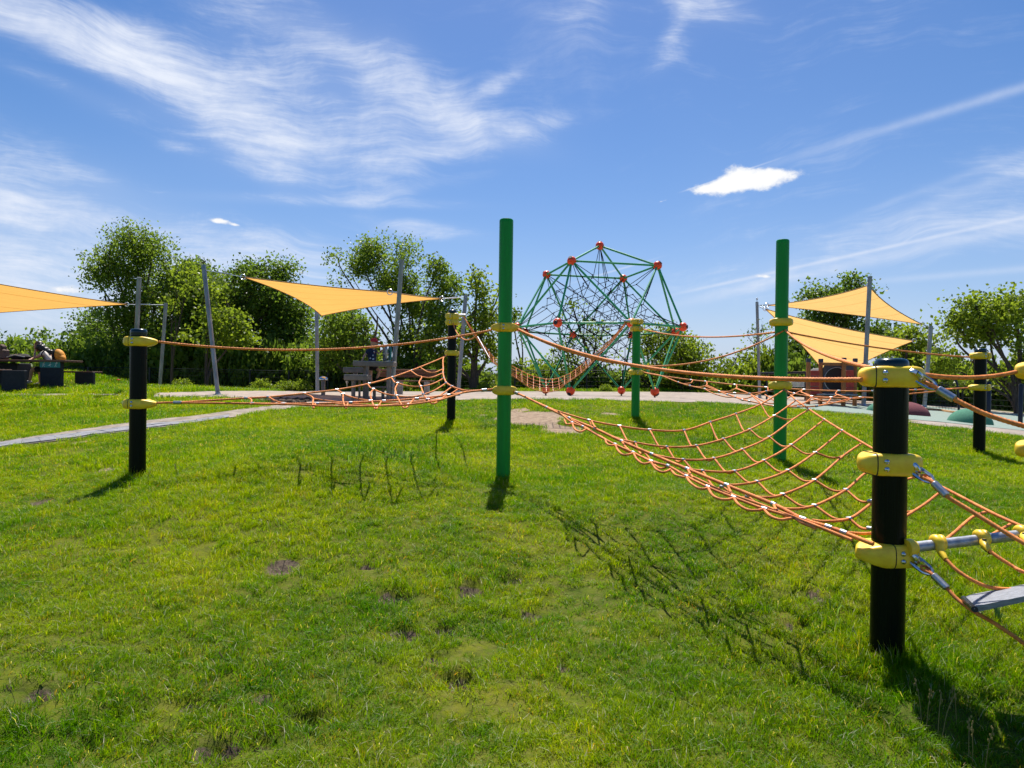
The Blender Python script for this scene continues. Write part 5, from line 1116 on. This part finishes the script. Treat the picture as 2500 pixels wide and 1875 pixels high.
part('stem', lathe([(.058, g0-.05), (.055, zc)], 18, (q[0], q[1], 0)), M['play_grey'], bo)
part('cap', lathe([(.06, zc-.01), (.125, zc-.005), (.128, zc+.01), (.115, zc+.05), (.08, zc+.08), (.04, zc+.093), (.001, zc+.097)], 20, (q[0], q[1], 0), False), M['chrome'], bo)

# ------------------------------------------------------------------ playhouse on the right
PD = 18.0
def hq(x, y, d=PD): return P(x, y, d)
ph = thing('playhouse', 'wooden playhouse with red boards and a round tunnel hole under the pale sails', 'playhouse', (hq(2031, 980)[0], hq(2031, 980)[1], gz(hq(2031, 980))))
g0 = gz(hq(2031, 980))-.05
for x, yt, d in ((1974, 875, 18), (2004, 876, 18.4), (2060.5, 873.5, 18), (2088, 875, 18.6)):
    q = hq(x, yt, d); w_ = .056; o = part('pole', lathe([(w_, g0-.05), (w_*.97, q[2]-.1)], 14, (q[0], q[1], 0)), M['pwood'], ph)
    part('pole_cap', lathe([(w_*1.12, q[2]-.10), (w_*1.12, q[2]-.01), (w_, q[2])], 14, (q[0], q[1], 0)), M['darkpanel'], o)
def panel(nm, x0, x1, y0, y1, d, th, m, parent=ph, off=0):
    a, b = hq(x0, y1, d), hq(x1, y0, d); return part(nm, box(((a[0]+b[0])/2, a[1]+off, (a[2]+b[2])/2), (b[0]-a[0], th, b[2]-a[2]), .004), m, parent, smooth=False)
for r0_, r1_ in ((905, 917), (919, 929.5), (931.5, 942), (944, 953), (955, 963)): panel('red_board', 1979, 2000, r0_, r1_, 18.1, .03, M['redpanel'])
for r0_, r1_ in ((904, 918), (919, 932), (933, 946), (947, 957)): panel('red_board', 2065, 2084, r0_, r1_, 18.1, .03, M['redpanel'])
panel('top_beam', 2008, 2090, 886, 892, 18.05, .09, M['pwood']); panel('bottom_beam', 2000, 2088, 968, 974, 18.05, .09, M['pwood']); panel('sill', 1996, 2092, 962.5, 964.5, 17.95, .12, M['greywood'])
# dark panel with round hole
c = hq(2042, 927, 18.35); Rh = .33; nA = 36; a, b = hq(2009, 963, 18.35), hq(2084, 893, 18.35)
V = []; 
for y_ in (0, .03):
    for i_ in range(nA):
        t = 2*math.pi*i_/nA; dx, dz = math.cos(t), math.sin(t); V.append((c[0]+Rh*dx, c[1]+y_, c[2]+Rh*dz))
    for i_ in range(nA):
        t = 2*math.pi*i_/nA; dx, dz = math.cos(t), math.sin(t); k = min((b[0]-c[0])/dx if dx > 1e-6 else 9, (a[0]-c[0])/dx if dx < -1e-6 else 9, (b[2]-c[2])/dz if dz > 1e-6 else 9, (a[2]-c[2])/dz if dz < -1e-6 else 9)
        V.append((c[0]+k*dx, c[1]+y_, c[2]+k*dz))
Fc = []
for s_, o_ in ((0, 0), (2*nA, 1)):
    for i_ in range(nA): q = (s_+i_, s_+(i_+1) % nA, s_+nA+(i_+1) % nA, s_+nA+i_); Fc.append(q[::-1] if o_ else q)
Fc += [(i_, (i_+1) % nA, 2*nA+(i_+1) % nA, 2*nA+i_) for i_ in range(nA)]
pn_ = part('slate_wall', (V, Fc), M['darkpanel'], ph, smooth=False)
part('hole_ring', tube([(c[0]+Rh*math.cos(t), c[1]-.012, c[2]+Rh*math.sin(t)) for t in np.linspace(0, 2*math.pi, 40)], .011, 6, False), M['galv'], pn_)
V, Fc = tube([(c[0], c[1]+.03, c[2]), (c[0], c[1]+1.2, c[2])], Rh*1.02, 30, True); part('tunnel', (V, Fc), M['black_in'], ph)
# ------------------------------------------------------------------ rubber humps, kerb, railings, fence
def hump(px0, px1, row, top, d, m, label):
    a, b = P(px0, row, d), P(px1, row, d); x, y = (a[0]+b[0])/2, a[1]; r = (b[0]-a[0])/2; zt = P((px0+px1)/2, top, d)[2]; g_0 = gz((x, y)); h = zt-g_0
    solo('rubber_hump', lathe([(r*math.cos(t), g_0-.04+(h+.04)*math.sin(t)) for t in np.linspace(0, math.pi/2*.985, 12)], 40, (x, y, 0)), m, label, 'rubber hump')
hump(2117, 2175, 1004, 983, 17.0, M['rubber_g'], 'small green rubber hump peeking out left of the foreground post')
hump(2150, 2263, 1016, 980, 16.6, M['rubber_m'], 'maroon rubber hump right of the foreground post')
hump(2318, 2416, 1039, 997, 14.2, M['rubber_g'], 'green rubber hump behind the right black post')
kb = [Gp(*a_, .02) for a_ in [(2235, 1001), (2290, 1004), (2340, 1011), (2420, 1016)]]
solo('timber_edging', tube(spline(kb, 5), .05, 8), M['kerbwood'], 'orange brown timber edging along the back of the green rubber floor', 'edging')
def pole(x, row, top, d, label, r=.05):
    q = P(x, row, d); g_0 = gz(q); zt = P(x, top, d)[2]; o = thing('dark_bollard', label, 'bollard', (q[0], q[1], g_0)); part('tube', lathe([(r, g_0-.1), (r, zt-.02), (r*.8, zt), (.002, zt+.004)], 16, (q[0], q[1], 0)), M['rail'], o); part('collar', lathe([(r*1.12, zt-.11), (r*1.12, zt-.07)], 16, (q[0], q[1], 0)), M['rail'], o)
pole(2491, 1028, 937, 16.5, 'dark steel bollard nearest the right edge'); pole(2413, 1012, 932, 17.5, 'dark steel bollard just behind the right black post', .055)
def hoop(pts, d, label, r=.03):
    q = [P(x, y, d) for x, y in pts]; o = thing('railing', label, 'railing', q[0]); part('rail_tube', tube(spline(q, 6), r, 10), M['rail'], o); return o, q
hp, q = hoop([(2236, 1000), (2234, 960), (2236, 928), (2250, 923.5), (2300, 923.5), (2325, 925), (2336, 935), (2339, 965), (2341, 1003)], 19.5, 'rounded dark steel hoop railing right of the foreground post')
gs = []
for k in range(1, 9): y = 930+k*8; gs.append(tube([P(2240, y, 19.55), P(2338, y+1, 19.55)], .004, 4, False))
for k in range(1, 13): x = 2240+k*7.6; gs.append(tube([P(x, 926, 19.55), P(x, 1000, 19.55)], .004, 4, False))
part('wire_infill', join(gs), M['fence'], hp)['kind'] = 'stuff'
hr, q = hoop([(1858, 911), (1900, 911), (1940, 909.5), (1968, 909.5)], 22, 'dark horizontal rail with a pale net left of the playhouse', .035)
gs = [tube([P(1925+k*3.1, 922, 21.9), P(1925+k*3.1, 945, 21.9)], .007, 4, False) for k in range(13)]+[tube([P(1924, 922+k*3.2, 21.9), P(1964, 922+k*3.2, 21.9)], .007, 4, False) for k in range(8)]
part('white_net', join(gs), M['white'], hr)['kind'] = 'stuff'
for x in (1872, 1915, 1966): q = P(x, 960, 22); part('rail_post', tube([(q[0], q[1], gz(q)-.05), (q[0], q[1], P(x, 911, 22)[2])], .03, 8), M['rail'], hr)
for k in range(3): part('wire_rail', tube([P(1860, 928+k*14, 22), P(1968, 927+k*14, 22)], .012, 6), M['rail'], hr)
# boundary fence
fpx = [(-330, 31), (-120, 31), (60, 31), (215, 31), (365, 31), (517, 31), (610, 31), (705, 31), (800, 31), (893, 31), (990, 31), (1075, 31), (1167, 31), (1257, 31), (1345, 31), (1432, 31), (1520, 31), (1610, 31), (1708, 31), (1800, 31), (1900, 29), (2010, 28), (2120, 27), (2230, 26), (2350, 25), (2480, 24), (2640, 23)]
fen = thing('boundary_fence', 'low anthracite wire mesh fence in front of the trees', 'fence', (0, 31, 1.1))
fp = []
for x, d in fpx: q = P(x, 940, d); fp.append(np.array([q[0], q[1], gz(q)]))
for q in fp: part('fence_post', box((q[0], q[1], q[2]+.42), (.07, .07, 1.0), .004), M['fence'], fen, smooth=False)
for a, b in zip(fp[:-1], fp[1:]):
    gs = []; n_ = int(np.linalg.norm(b-a)/.10)
    for i_ in range(n_+1):
        q = a*(1-i_/n_)+b*i_/n_; gs.append(tube([q+np.array([0, .04, 0]), q+np.array([0, .04, .9])], .0035, 3, False))
    for z_ in (.05, .2, .4, .6, .8, .9): u = np.array([0, .04, z_]); gs.append(tube([a+u, b+u], .004 if z_ < .85 else .010, 4, False))
    part('mesh_panel', join(gs), M['fence'], fen, smooth=False)['kind'] = 'stuff'

# ------------------------------------------------------------------ trees and shrubs
def leafcloud(centers, sig, per, size, flat=.8):
    n = len(centers)*per; c = np.repeat(np.asarray(centers), per, 0)+np.clip(RNG.normal(0, 1, (n, 3)), -1.7, 1.7)*np.repeat(np.asarray(sig), per)[:, None]*np.array([1, 1, flat])
    nrm = RNG.normal(0, 1, (n, 3)); nrm[:, 2] = np.abs(nrm[:, 2])*.8+.1; nrm /= np.linalg.norm(nrm, axis=1)[:, None]
    a = np.cross(nrm, RNG.normal(0, 1, (n, 3))); a /= np.linalg.norm(a, axis=1)[:, None]; b = np.cross(nrm, a)
    s = size*RNG.uniform(.65, 1.3, n)[:, None]
    V = np.stack([c-a*s*.55, c+b*s*.38+nrm*s*.08, c+a*s*.55, c-b*s*.38+nrm*s*.08], 1).reshape(-1, 3)
    Fc = (np.arange(n)[:, None]*4+np.array([0, 1, 2, 3])[None]); tint = np.repeat(RNG.random(len(centers)), per)*.5+RNG.random(n)*.5
    return V, Fc, tint
def leafpart(name, V, Fc, tint, m, parent):
    V = V-(rootloc(parent) if parent is not None else 0); me = bpy.data.meshes.new(name); n = len(Fc)
    me.vertices.add(len(V)); me.vertices.foreach_set('co', V.astype(np.float32).ravel()); me.loops.add(n*4); me.loops.foreach_set('vertex_index', Fc.astype(np.int32).ravel())
    me.polygons.add(n); me.polygons.foreach_set('loop_start', (np.arange(n)*4).astype(np.int32)); me.polygons.foreach_set('loop_total', np.full(n, 4, np.int32)); me.update(calc_edges=True)
    a = me.attributes.new('tint', 'FLOAT', 'FACE'); a.data.foreach_set('value', tint.astype(np.float32)); me.materials.append(m)
    o = link(bpy.data.objects.new(name, me)); o.parent = parent; return o
def tree(name, label, cat, base, d, blobs, m, per_area=30, leaf=.15, sig=.28, trunk=.12, trunks=1, group=None, twig=True, dens=16):
    """blobs: (px, py, rx, ry) in the photograph at depth d; crown clusters fill them."""
    A = P(*base, d); A[2] = float(terr(A[0], A[1], False))-.1
    t = thing(name, label, cat, A, group); cl = []; sg = []; wood = []
    lims = []
    for bx, by, rx, ry in blobs:
        c = P(bx, by, d); rx_, ry_ = rx*d/F, ry*d/F; dy = min(rx_, 1.8); c = c+np.array([0, RNG.uniform(-.5, .5), 0]); lims.append((c, rx_, ry_, dy))
    bases = [A+np.array([RNG.normal(0, .25), RNG.normal(0, .2), 0])*(trunks > 1) for _ in range(trunks)]
    for k, (c, rx_, ry_, dy) in enumerate(lims):
        b0 = bases[k % trunks]; st = b0+(c-b0)*np.array([.12, .12, 0])+np.array([0, 0, max(.3, (c[2]-b0[2])*.35)])
        mid = (st+c)/2+np.array([RNG.normal(0, .15), RNG.normal(0, .15), .1]); topc = c+np.array([RNG.normal(0, rx_*.2), 0, ry_*.7])
        p = spline([b0, st, mid, c, topc], 4); r = np.linspace(1, .12, len(p))*trunk*(.55+.45*RNG.random()); wood.append(tube(p, r, 6))
        n = max(5, int(dens*1.25*(rx_*ry_*math.pi)**.9)); 
        for _ in range(n):
            u = RNG.normal(0, 1, 3); u /= np.linalg.norm(u); rr = RNG.random()**.5*1.08; e = c+u*np.array([rx_, dy, ry_])*rr
            if vn(e[0]+e[1]*.6, e[2]-e[1]*.4, .85, 31)*.6+vn(e[0], e[2], 2.1, 32)*.4 < .385: continue
            cl.append(e); sg.append(sig*RNG.uniform(.6, 1.25))
            if twig and RNG.random() < .45:
                s0 = p[RNG.integers(len(p)//2, len(p))]; wood.append(tube([s0, (s0+e)/2+np.array([0, 0, -.08]), e], [trunk*.16, trunk*.1, trunk*.05], 4, False))
    V, Fc, ti = leafcloud(cl, sg, per_area, leaf); crn = leafpart('crown', V, Fc, ti, m, t); part('trunk', join(wood), M['bark'], t); return t
k = 1.1302
def B2(l): return [(a*k, b*k, c*k, e*k) for a, b, c, e in l]
tree('poplar_tree', 'big dark poplar left of the light green tree behind the picnic place', 'tree', (330, 945), 34, B2([(380, 740, 60, 60), (430, 760, 60, 50), (235, 560, 36, 50), (290, 525, 42, 38), (270, 600, 62, 55), (330, 560, 45, 45), (350, 620, 55, 60), (240, 660, 45, 40), (300, 680, 65, 55), (410, 590, 35, 40), (395, 640, 50, 60), (430, 670, 45, 60), (205, 600, 24, 26), (340, 740, 70, 55), (250, 740, 55, 50)]), M['leaf_pop'], 44, .12, .36, .12, 3)
tree('poplar_tree', 'poplar between the leaning mast and the middle orange sail', 'tree', (545, 945), 35, B2([(440, 590, 38, 35), (500, 620, 30, 40), (480, 690, 60, 60), (560, 600, 45, 40), (610, 590, 28, 28), (520, 650, 45, 40), (600, 650, 50, 40), (545, 600, 30, 20), (570, 690, 60, 60), (640, 690, 40, 55), (560, 770, 90, 45), (500, 760, 50, 45), (620, 720, 50, 45), (660, 760, 45, 45)]), M['leaf_dark'], 36, .135, .34, .16, 3)
tree('young_ash_tree', 'light green young tree with a thin trunk beside the leaning mast', 'tree', (418, 944), 29.5, B2([(385, 640, 28, 42), (380, 700, 34, 40), (410, 600, 22, 30)]), M['leaf_lite'], 24, .14, .26, .075)
tree('young_ash_tree', 'light green young tree right behind the mast left of the middle sail', 'tree', (503, 944), 28.5, B2([(450, 640, 35, 45), (490, 680, 45, 50), (440, 710, 40, 45), (515, 720, 30, 35)]), M['leaf_lite'], 24, .14, .26, .075)
tree('poplar_tree', 'tall poplar rising above the middle orange sail', 'tree', (985, 945), 34, B2([(735, 575, 28, 35), (775, 560, 25, 40), (800, 545, 30, 30), (855, 550, 42, 45), (870, 600, 45, 40), (760, 600, 45, 28), (830, 620, 55, 40), (890, 660, 30, 55), (880, 740, 35, 45)]), M['leaf_pop'], 40, .12, .33, .085, 3, dens=20)
tree('poplar_tree', 'broad dark poplar filling the gap behind the two young ash trees', 'tree', (480, 948), 39, B2([(370, 640, 60, 55), (430, 620, 50, 50), (480, 650, 60, 60), (400, 720, 80, 60), (490, 730, 70, 60), (230, 720, 60, 50)]), M['leaf_dark'], 34, .14, .36, .14, 3)
tree('poplar_tree', 'dark poplar low behind the bottom corner of the middle orange sail', 'tree', (740, 948), 38, B2([(600, 680, 50, 50), (650, 720, 60, 50), (700, 760, 60, 45), (620, 770, 70, 45), (740, 700, 36, 40)]), M['leaf_dark'], 34, .14, .36, .13, 3)
tree('poplar_tree', 'slender poplar standing alone left of the back left post', 'tree', (1010, 945), 33, B2([(943, 580, 22, 28), (955, 620, 28, 36), (985, 630, 18, 34), (930, 670, 30, 36), (960, 690, 38, 34)]), M['leaf_pop'], 36, .135, .27, .11, 2)
tree('locust_tree', 'yellowish tree with drooping branches under the right end of the middle sail', 'tree', (880, 945), 30, B2([(760, 690, 30, 28), (790, 720, 36, 38), (740, 740, 32, 34), (820, 690, 26, 24), (720, 700, 30, 32), (700, 760, 36, 44), (790, 780, 40, 30)]), M['leaf_pop'], 22, .15, .30, .1, 2)
tree('willow_tree', 'light willow just left of the middle green post', 'tree', (1160, 945), 31, B2([(1035, 602, 20, 26), (1045, 640, 32, 30), (1015, 690, 34, 34), (1060, 690, 34, 40), (1000, 740, 34, 36), (1075, 640, 18, 26), (1060, 750, 32, 34), (930, 740, 34, 40), (960, 780, 34, 34)]), M['leaf_lite'], 24, .15, .27, .14, 2)
tree('ash_tree', 'tree right of the middle green post behind the dome', 'tree', (1275, 945), 33, B2([(1110, 690, 14, 30), (1125, 725, 18, 24)]), M['leaf_dark'], 20, .14, .22, .07)
tree('sparse_poplar_tree', 'thin sparse tree seen through the black web of the dome', 'tree', (1440, 948), 33, B2([(1240, 668, 22, 16), (1262, 700, 36, 26), (1240, 745, 50, 30), (1290, 735, 44, 30), (1210, 770, 40, 28), (1300, 780, 50, 32), (1250, 800, 70, 24)]), M['leaf_pop'], 11, .14, .30, .1, 4, dens=12)
tree('maple_tree', 'rounded bright maple just right of the dome', 'tree', (1670, 950), 31, B2([(1400, 745, 32, 28), (1440, 735, 36, 30), (1470, 760, 40, 34), (1420, 790, 55, 36), (1500, 770, 34, 34), (1530, 795, 28, 26), (1470, 805, 60, 30)]), M['leaf_lite'], 32, .135, .28, .11, 2)
tree('bare_birch_tree', 'thin nearly bare tree left of the right green post', 'tree', (1880, 950), 30, B2([(1640, 715, 22, 20), (1650, 740, 30, 28), (1620, 730, 20, 20), (1655, 770, 28, 24)]), M['leaf_pop'], 7, .11, .2, .05, 5, dens=12)
tree('young_ash_tree', 'low bright tree between the dome and the slim mast', 'tree', (1800, 952), 30, B2([(1590, 775, 26, 22), (1620, 790, 32, 26), (1575, 800, 22, 22), (1640, 805, 26, 24)]), M['leaf_lite'], 24, .14, .24, .06, 2)
tree('poplar_tree', 'dark tree rising between the two pale sails', 'tree', (2000, 965), 31, B2([(1760, 640, 28, 28), (1800, 650, 36, 34), (1838, 620, 26, 24), (1850, 660, 36, 40), (1780, 690, 44, 30), (1740, 740, 40, 50), (1880, 710, 32, 34), (1900, 740, 30, 34), (1830, 700, 40, 30), (1710, 780, 30, 40)]), M['leaf_dark'], 36, .135, .28, .15, 5)
tree('maple_tree', 'light maple between the right mast of the sails and the playhouse', 'tree', (2200, 985), 27, B2([(1945, 735, 26, 24), (1975, 730, 34, 28), (1950, 780, 44, 36), (2000, 775, 40, 44), (2020, 800, 34, 30)]), M['leaf_lite'], 26, .15, .28, .09, 2)
tree('maple_tree', 'large leafy tree at the right edge above the black post', 'tree', (2450, 1000), 23, B2([(2090, 655, 26, 18), (2120, 690, 46, 36), (2170, 665, 48, 34), (2060, 700, 32, 26), (2080, 740, 44, 40), (2150, 740, 60, 44), (2200, 700, 40, 44), (2120, 790, 60, 40), (2190, 800, 50, 44), (2050, 780, 34, 36), (2235, 760, 40, 60)]), M['leaf_lite'], 36, .12, .27, .10, 2, dens=22)
# shrubs along the fence: four shapes shared
def bush_mesh(m, n=150, per=26, leaf=.15):
    u = RNG.normal(0, 1, (n, 3)); u /= np.linalg.norm(u, axis=1)[:, None]; r = RNG.random(n)[:, None]**.45; c = u*r*np.array([1.15, .9, .95]); c[:, 2] = np.abs(c[:, 2])+.0+RNG.random(n)*.15
    V, Fc, ti = leafcloud(c, np.full(n, .17), per, leaf); o = leafpart('foliage', V, Fc, ti, m, None); me = o.data; bpy.data.objects.remove(o)
    ws = [tube([(RNG.normal(0, .1), RNG.normal(0, .1), -.1), (q[0]*.5, q[1]*.5, q[2]*.5), tuple(q)], [.025, .015, .006], 4, False) for q in c[:26]]
    return me, mesh_of('stems', join(ws), M['bark'])
bushes = [bush_mesh(M['leaf_bush']), bush_mesh(M['leaf_bush'], 120, 30), bush_mesh(M['leaf_pop'], 130, 26), bush_mesh(M['leaf_lite'], 110, 26, .13)]
LM = [(-250, 'the far left of the picnic tables'), (30, 'the tall brown bag'), (120, 'the picnic table sign'), (250, 'the poppy mound'), (335, 'the left black post'), (400, 'the leaning left mast'), (460, 'the thin ash trunk'), (530, 'the mast left of the orange sail'), (640, 'the low middle of the left net'), (775, 'the upright mast by the bollard'), (860, 'the grey play tables'), (950, 'the tall mast'), (1040, 'the brown bench'), (1101, 'the back left black post'), (1160, 'the gap left of the middle post'), (1228, 'the middle green post'), (1330, 'the left feet of the dome'), (1400, 'the front foot of the dome'), (1516, 'the rear foot of the dome'), (1600, 'the right foot of the dome'), (1700, 'the gap right of the dome'), (1855, 'the slim mast'), (1903, 'the right green post'), (1980, 'the playhouse'), (2060, 'the round tunnel hole'), (2115, 'the mast before the pale sails'), (2165, 'the foreground post'), (2265, 'the right mast'), (2340, 'the hoop railing'), (2400, 'the right black post'), (2495, 'the rightmost dark bollard')]
USED = set()
def place(px):
    for m_ in sorted(LM, key=lambda q: abs(q[0]-px)):
        rel = 'behind' if abs(px-m_[0]) < 18 else ('just left of' if px < m_[0] else 'just right of')
        for rl in (rel, 'a little '+rel[5:] if rel != 'behind' else 'straight behind'):
            if (rl, m_[1]) not in USED: USED.add((rl, m_[1])); return (rl+' '+m_[1])
def bush(px, row, d, w_, h_, kind, label, group='shrubs along the fence', cat='shrub'):
    label = label % place(px); A = P(px, row, d); A[2] = gz(A)-.05; o = thing('shrub', label, cat, A, group)
    for nm, me_ in zip(('foliage', 'stems'), bushes[kind]):
        c = bpy.data.objects.new(nm, me_); link(c); c.parent = o; c.scale = (w_, w_*.8, h_); c.rotation_euler = (0, 0, random.uniform(0, 6.28))
lab = 'fence shrub %s'
for i_, (px, w_, h_) in enumerate([(x, random.uniform(1.1, 1.7), random.uniform(1.5, 2.3)) for x in list(range(-260, 1160, 62))]): bush(px, 945, random.uniform(32.3, 34.5), w_, h_*(1.25 if 420 < px < 900 else .95) * (.45 if px > 1130 else 1), random.choice([0, 0, 1, 2]), lab)
for px in list(range(1290, 1800, 55)): bush(px, 948, random.uniform(32.3, 34), random.uniform(.9, 1.3), random.uniform(.85, 1.35), random.choice([0, 1, 2, 3]), lab)
for px in (1140, 1195, 1240): bush(px, 948, 34, 1.0, .75, 0, lab)
for px in range(1810, 2560, 58): bush(px, 965, 29.5-(px-1810)/750*3.5, random.uniform(1.0, 1.4), random.uniform(1.1, 1.9), random.choice([0, 1, 2, 3]), 'right side shrub %s', 'shrubs on the right side')
for px, w_, h_ in ((640, .55, .5), (700, .5, .45), (735, .6, .5), (870, .4, .35), (1000, .55, .5), (1060, .4, .35), (175, .7, .7), (445, .5, .45), (1480, .35, .3), (1180, .4, .35)): bush(px, 950, 29.6, w_, h_, 3, 'low pale weed clump %s', 'weed clumps at the fence')
# distant woods
def woods(x0, x1, y0, y1, n, h0, h1, label, m):
    cl = []; sg = []
    for _ in range(n):
        x, y = RNG.uniform(x0, x1), RNG.uniform(y0, y1); h = RNG.uniform(h0, h1); w_ = h*RNG.uniform(.3, .45); zg = float(terr(x, y, False))
        for _k in range(34):
            u = RNG.normal(0, 1, 3); u /= np.linalg.norm(u); r = RNG.random()**.4; cl.append((x+u[0]*w_*r, y+u[1]*w_*r, zg+h*.5+u[2]*h*.5*r)); sg.append(.42)
    V, Fc, ti = leafcloud(cl, sg, 30, .24); o = leafpart('distant_woods', V, Fc, ti, m, None); o['kind'] = 'stuff'; o['label'] = label; o['category'] = 'woods'
woods(-46, -19, 46, 60, 46, 4.6, 6.2, 'distant dark wood above the fence at the left edge', M['leaf_dark'])
woods(-19, 40, 60, 80, 70, 3.2, 6.0, 'low distant wood seen between the trees beyond the fence', M['leaf_dark'])
# poppy on the mound
q = Gp(289, 943); q = P(289, 927, q[1]-0.2) if False else np.array([Gp(289, 944)[0], Gp(289, 944)[1], Gp(289, 944)[2]]); q[2] = P(289, 927, q[1])[2]
pp = thing('poppy', 'single red poppy on the grassy mound left of the left black post', 'flower', q); part('petals', join([sphere(q+np.array([dx, dy, 0]), .035, 8, 6, (1, 1, .5)) for dx, dy in ((-.02, 0), (.02, 0), (0, .02), (0, -.02))]), M['poppy'], pp); part('stem', tube([q, q-np.array([0, 0, .4])], .005, 4), M['leaf_lite'], pp)

# ------------------------------------------------------------------ lay the lawn (after all posts are known)
fine = tuft_collection('tufts_fine', [(34, .045, .016, .050, .0030, 1.7), (30, .035, .022, .062, .0028, 1.3), (40, .06, .010, .034, .0026, 2.2), (24, .03, .03, .078, .0030, 1.0), (32, .05, .012, .042, .0034, 1.9), (14, .05, .02, .05, .0046, 2.4)])
coarse = tuft_collection('tufts_coarse', [(30, .09, .02, .06, .0048, .9), (26, .09, .025, .075, .005, 1.0), (30, .10, .018, .055, .0045, 1.1)])
lay_grass('lawn_grass_near', [(.7, 4.2, 700, 1.0, {}), (4.2, 7.5, 480, 1.12, {})], fine, 'short patchy green lawn grass in the foreground')
lay_grass('lawn_grass_far', [(7.5, 12, 230, 1.1, {}), (12, 19, 140, 1.3, dict(xlo=-17))], coarse, 'sunlit lawn grass farther back up to the paving')
lay_grass('meadow_grass', [(15.5, 21, 60, 2.3, dict(xhi=-3.5)), (21, 31.5, 26, 2.4, dict(xhi=-3.5)), (29.3, 31.5, 26, 2.4, dict(xlo=-4))], coarse, 'longer grass beside the picnic place and along the fence')
# tall single stems and seed heads
def stems():
    gs = []; hd_ = []
    for px, py, h in [(2250, 1760, .16), (2262, 1775, .15), (2290, 1790, .16), (2300, 1800, .17), (2335, 1770, .17), (2365, 1850, .15), (2375, 1860, .16), (2190, 1560, .22), (2130, 1590, .12), (2150, 1600, .12), (2405, 1880, .16), (950, 1110, .16), (980, 1100, .18), (1040, 1120, .15), (1060, 1095, .17), (870, 1130, .15), (1110, 1130, .14), (1140, 1110, .15), (430, 1170, .15), (310, 1170, .12), (360, 1180, .12), (2080, 1170, .1), (2100, 1120, .12), (1750, 1050, .15), (1860, 1060, .15), (40, 1730, .1), (560, 1640, .09)]:
        q = Gp(px, py); l = RNG.normal(0, .03, 2); p = spline([q, q+np.array([l[0]*.4, l[1]*.4, h*.6]), q+np.array([l[0], l[1], h])], 4); gs.append(tube(p, [.0016]*len(p), 4, False))
        for t in np.linspace(.7, 1, 6): c_ = q+np.array([l[0]*t, l[1]*t, h*t]); hd_.append(sphere(c_+RNG.normal(0, .004, 3), .0042, 5, 4, (.8, .8, 1.6)))
    return join(gs+hd_)
o = part('seed_stems', stems(), mat('dry_stem', (.34, .27, .09), .7, trans=.3), None); o['kind'] = 'stuff'; o['label'] = 'thin seed head stems standing above the lawn'; o['category'] = 'grass stems'
def weeds():
    V = []; Fc = []
    for px, py, nb, L in [(590, 1640, 6, .10), (560, 1650, 3, .08), (480, 1690, 3, .10), (1000, 1125, 7, .16), (1060, 1130, 6, .15), (900, 1125, 6, .16), (960, 1120, 6, .17), (850, 1130, 4, .14), (2440, 1520, 5, .15), (2030, 1500, 4, .12), (75, 1480, 4, .10), (840, 1650, 3, .1), (990, 1125, 5, .17), (1750, 1055, 6, .15), (1855, 1065, 6, .15), (1140, 1140, 5, .14)]:
        q = Gp(px, py)
        for _ in range(nb):
            a = random.uniform(0, 6.28); l = L*.72*random.uniform(.6, 1.2); w_ = l*.055; d = np.array([math.cos(a), math.sin(a), 0]); s_ = np.array([-d[1], d[0], 0]); n = len(V); o_ = q+d*random.uniform(0, .05)
            for t, z, k_ in ((0, 0, .7), (.25, .55, 1), (.6, .85, .8)): V += [o_+d*l*t*.7-s_*w_*k_+np.array([0, 0, l*z]), o_+d*l*t*.7+s_*w_*k_+np.array([0, 0, l*z])]
            V.append(o_+d*l*.75+np.array([0, 0, l*.78])); Fc += [(n, n+1, n+3, n+2), (n+2, n+3, n+5, n+4), (n+4, n+5, n+6)]
    return V, Fc
o = part('broad_grass_blades', weeds(), mat('broad_blade', (.11, .20, .03), .4, var=.3, trans=.45, tcol=(.25, .42, .05)), None); o['kind'] = 'stuff'; o['label'] = 'scattered broad bladed weeds in the lawn'; o['category'] = 'weeds'
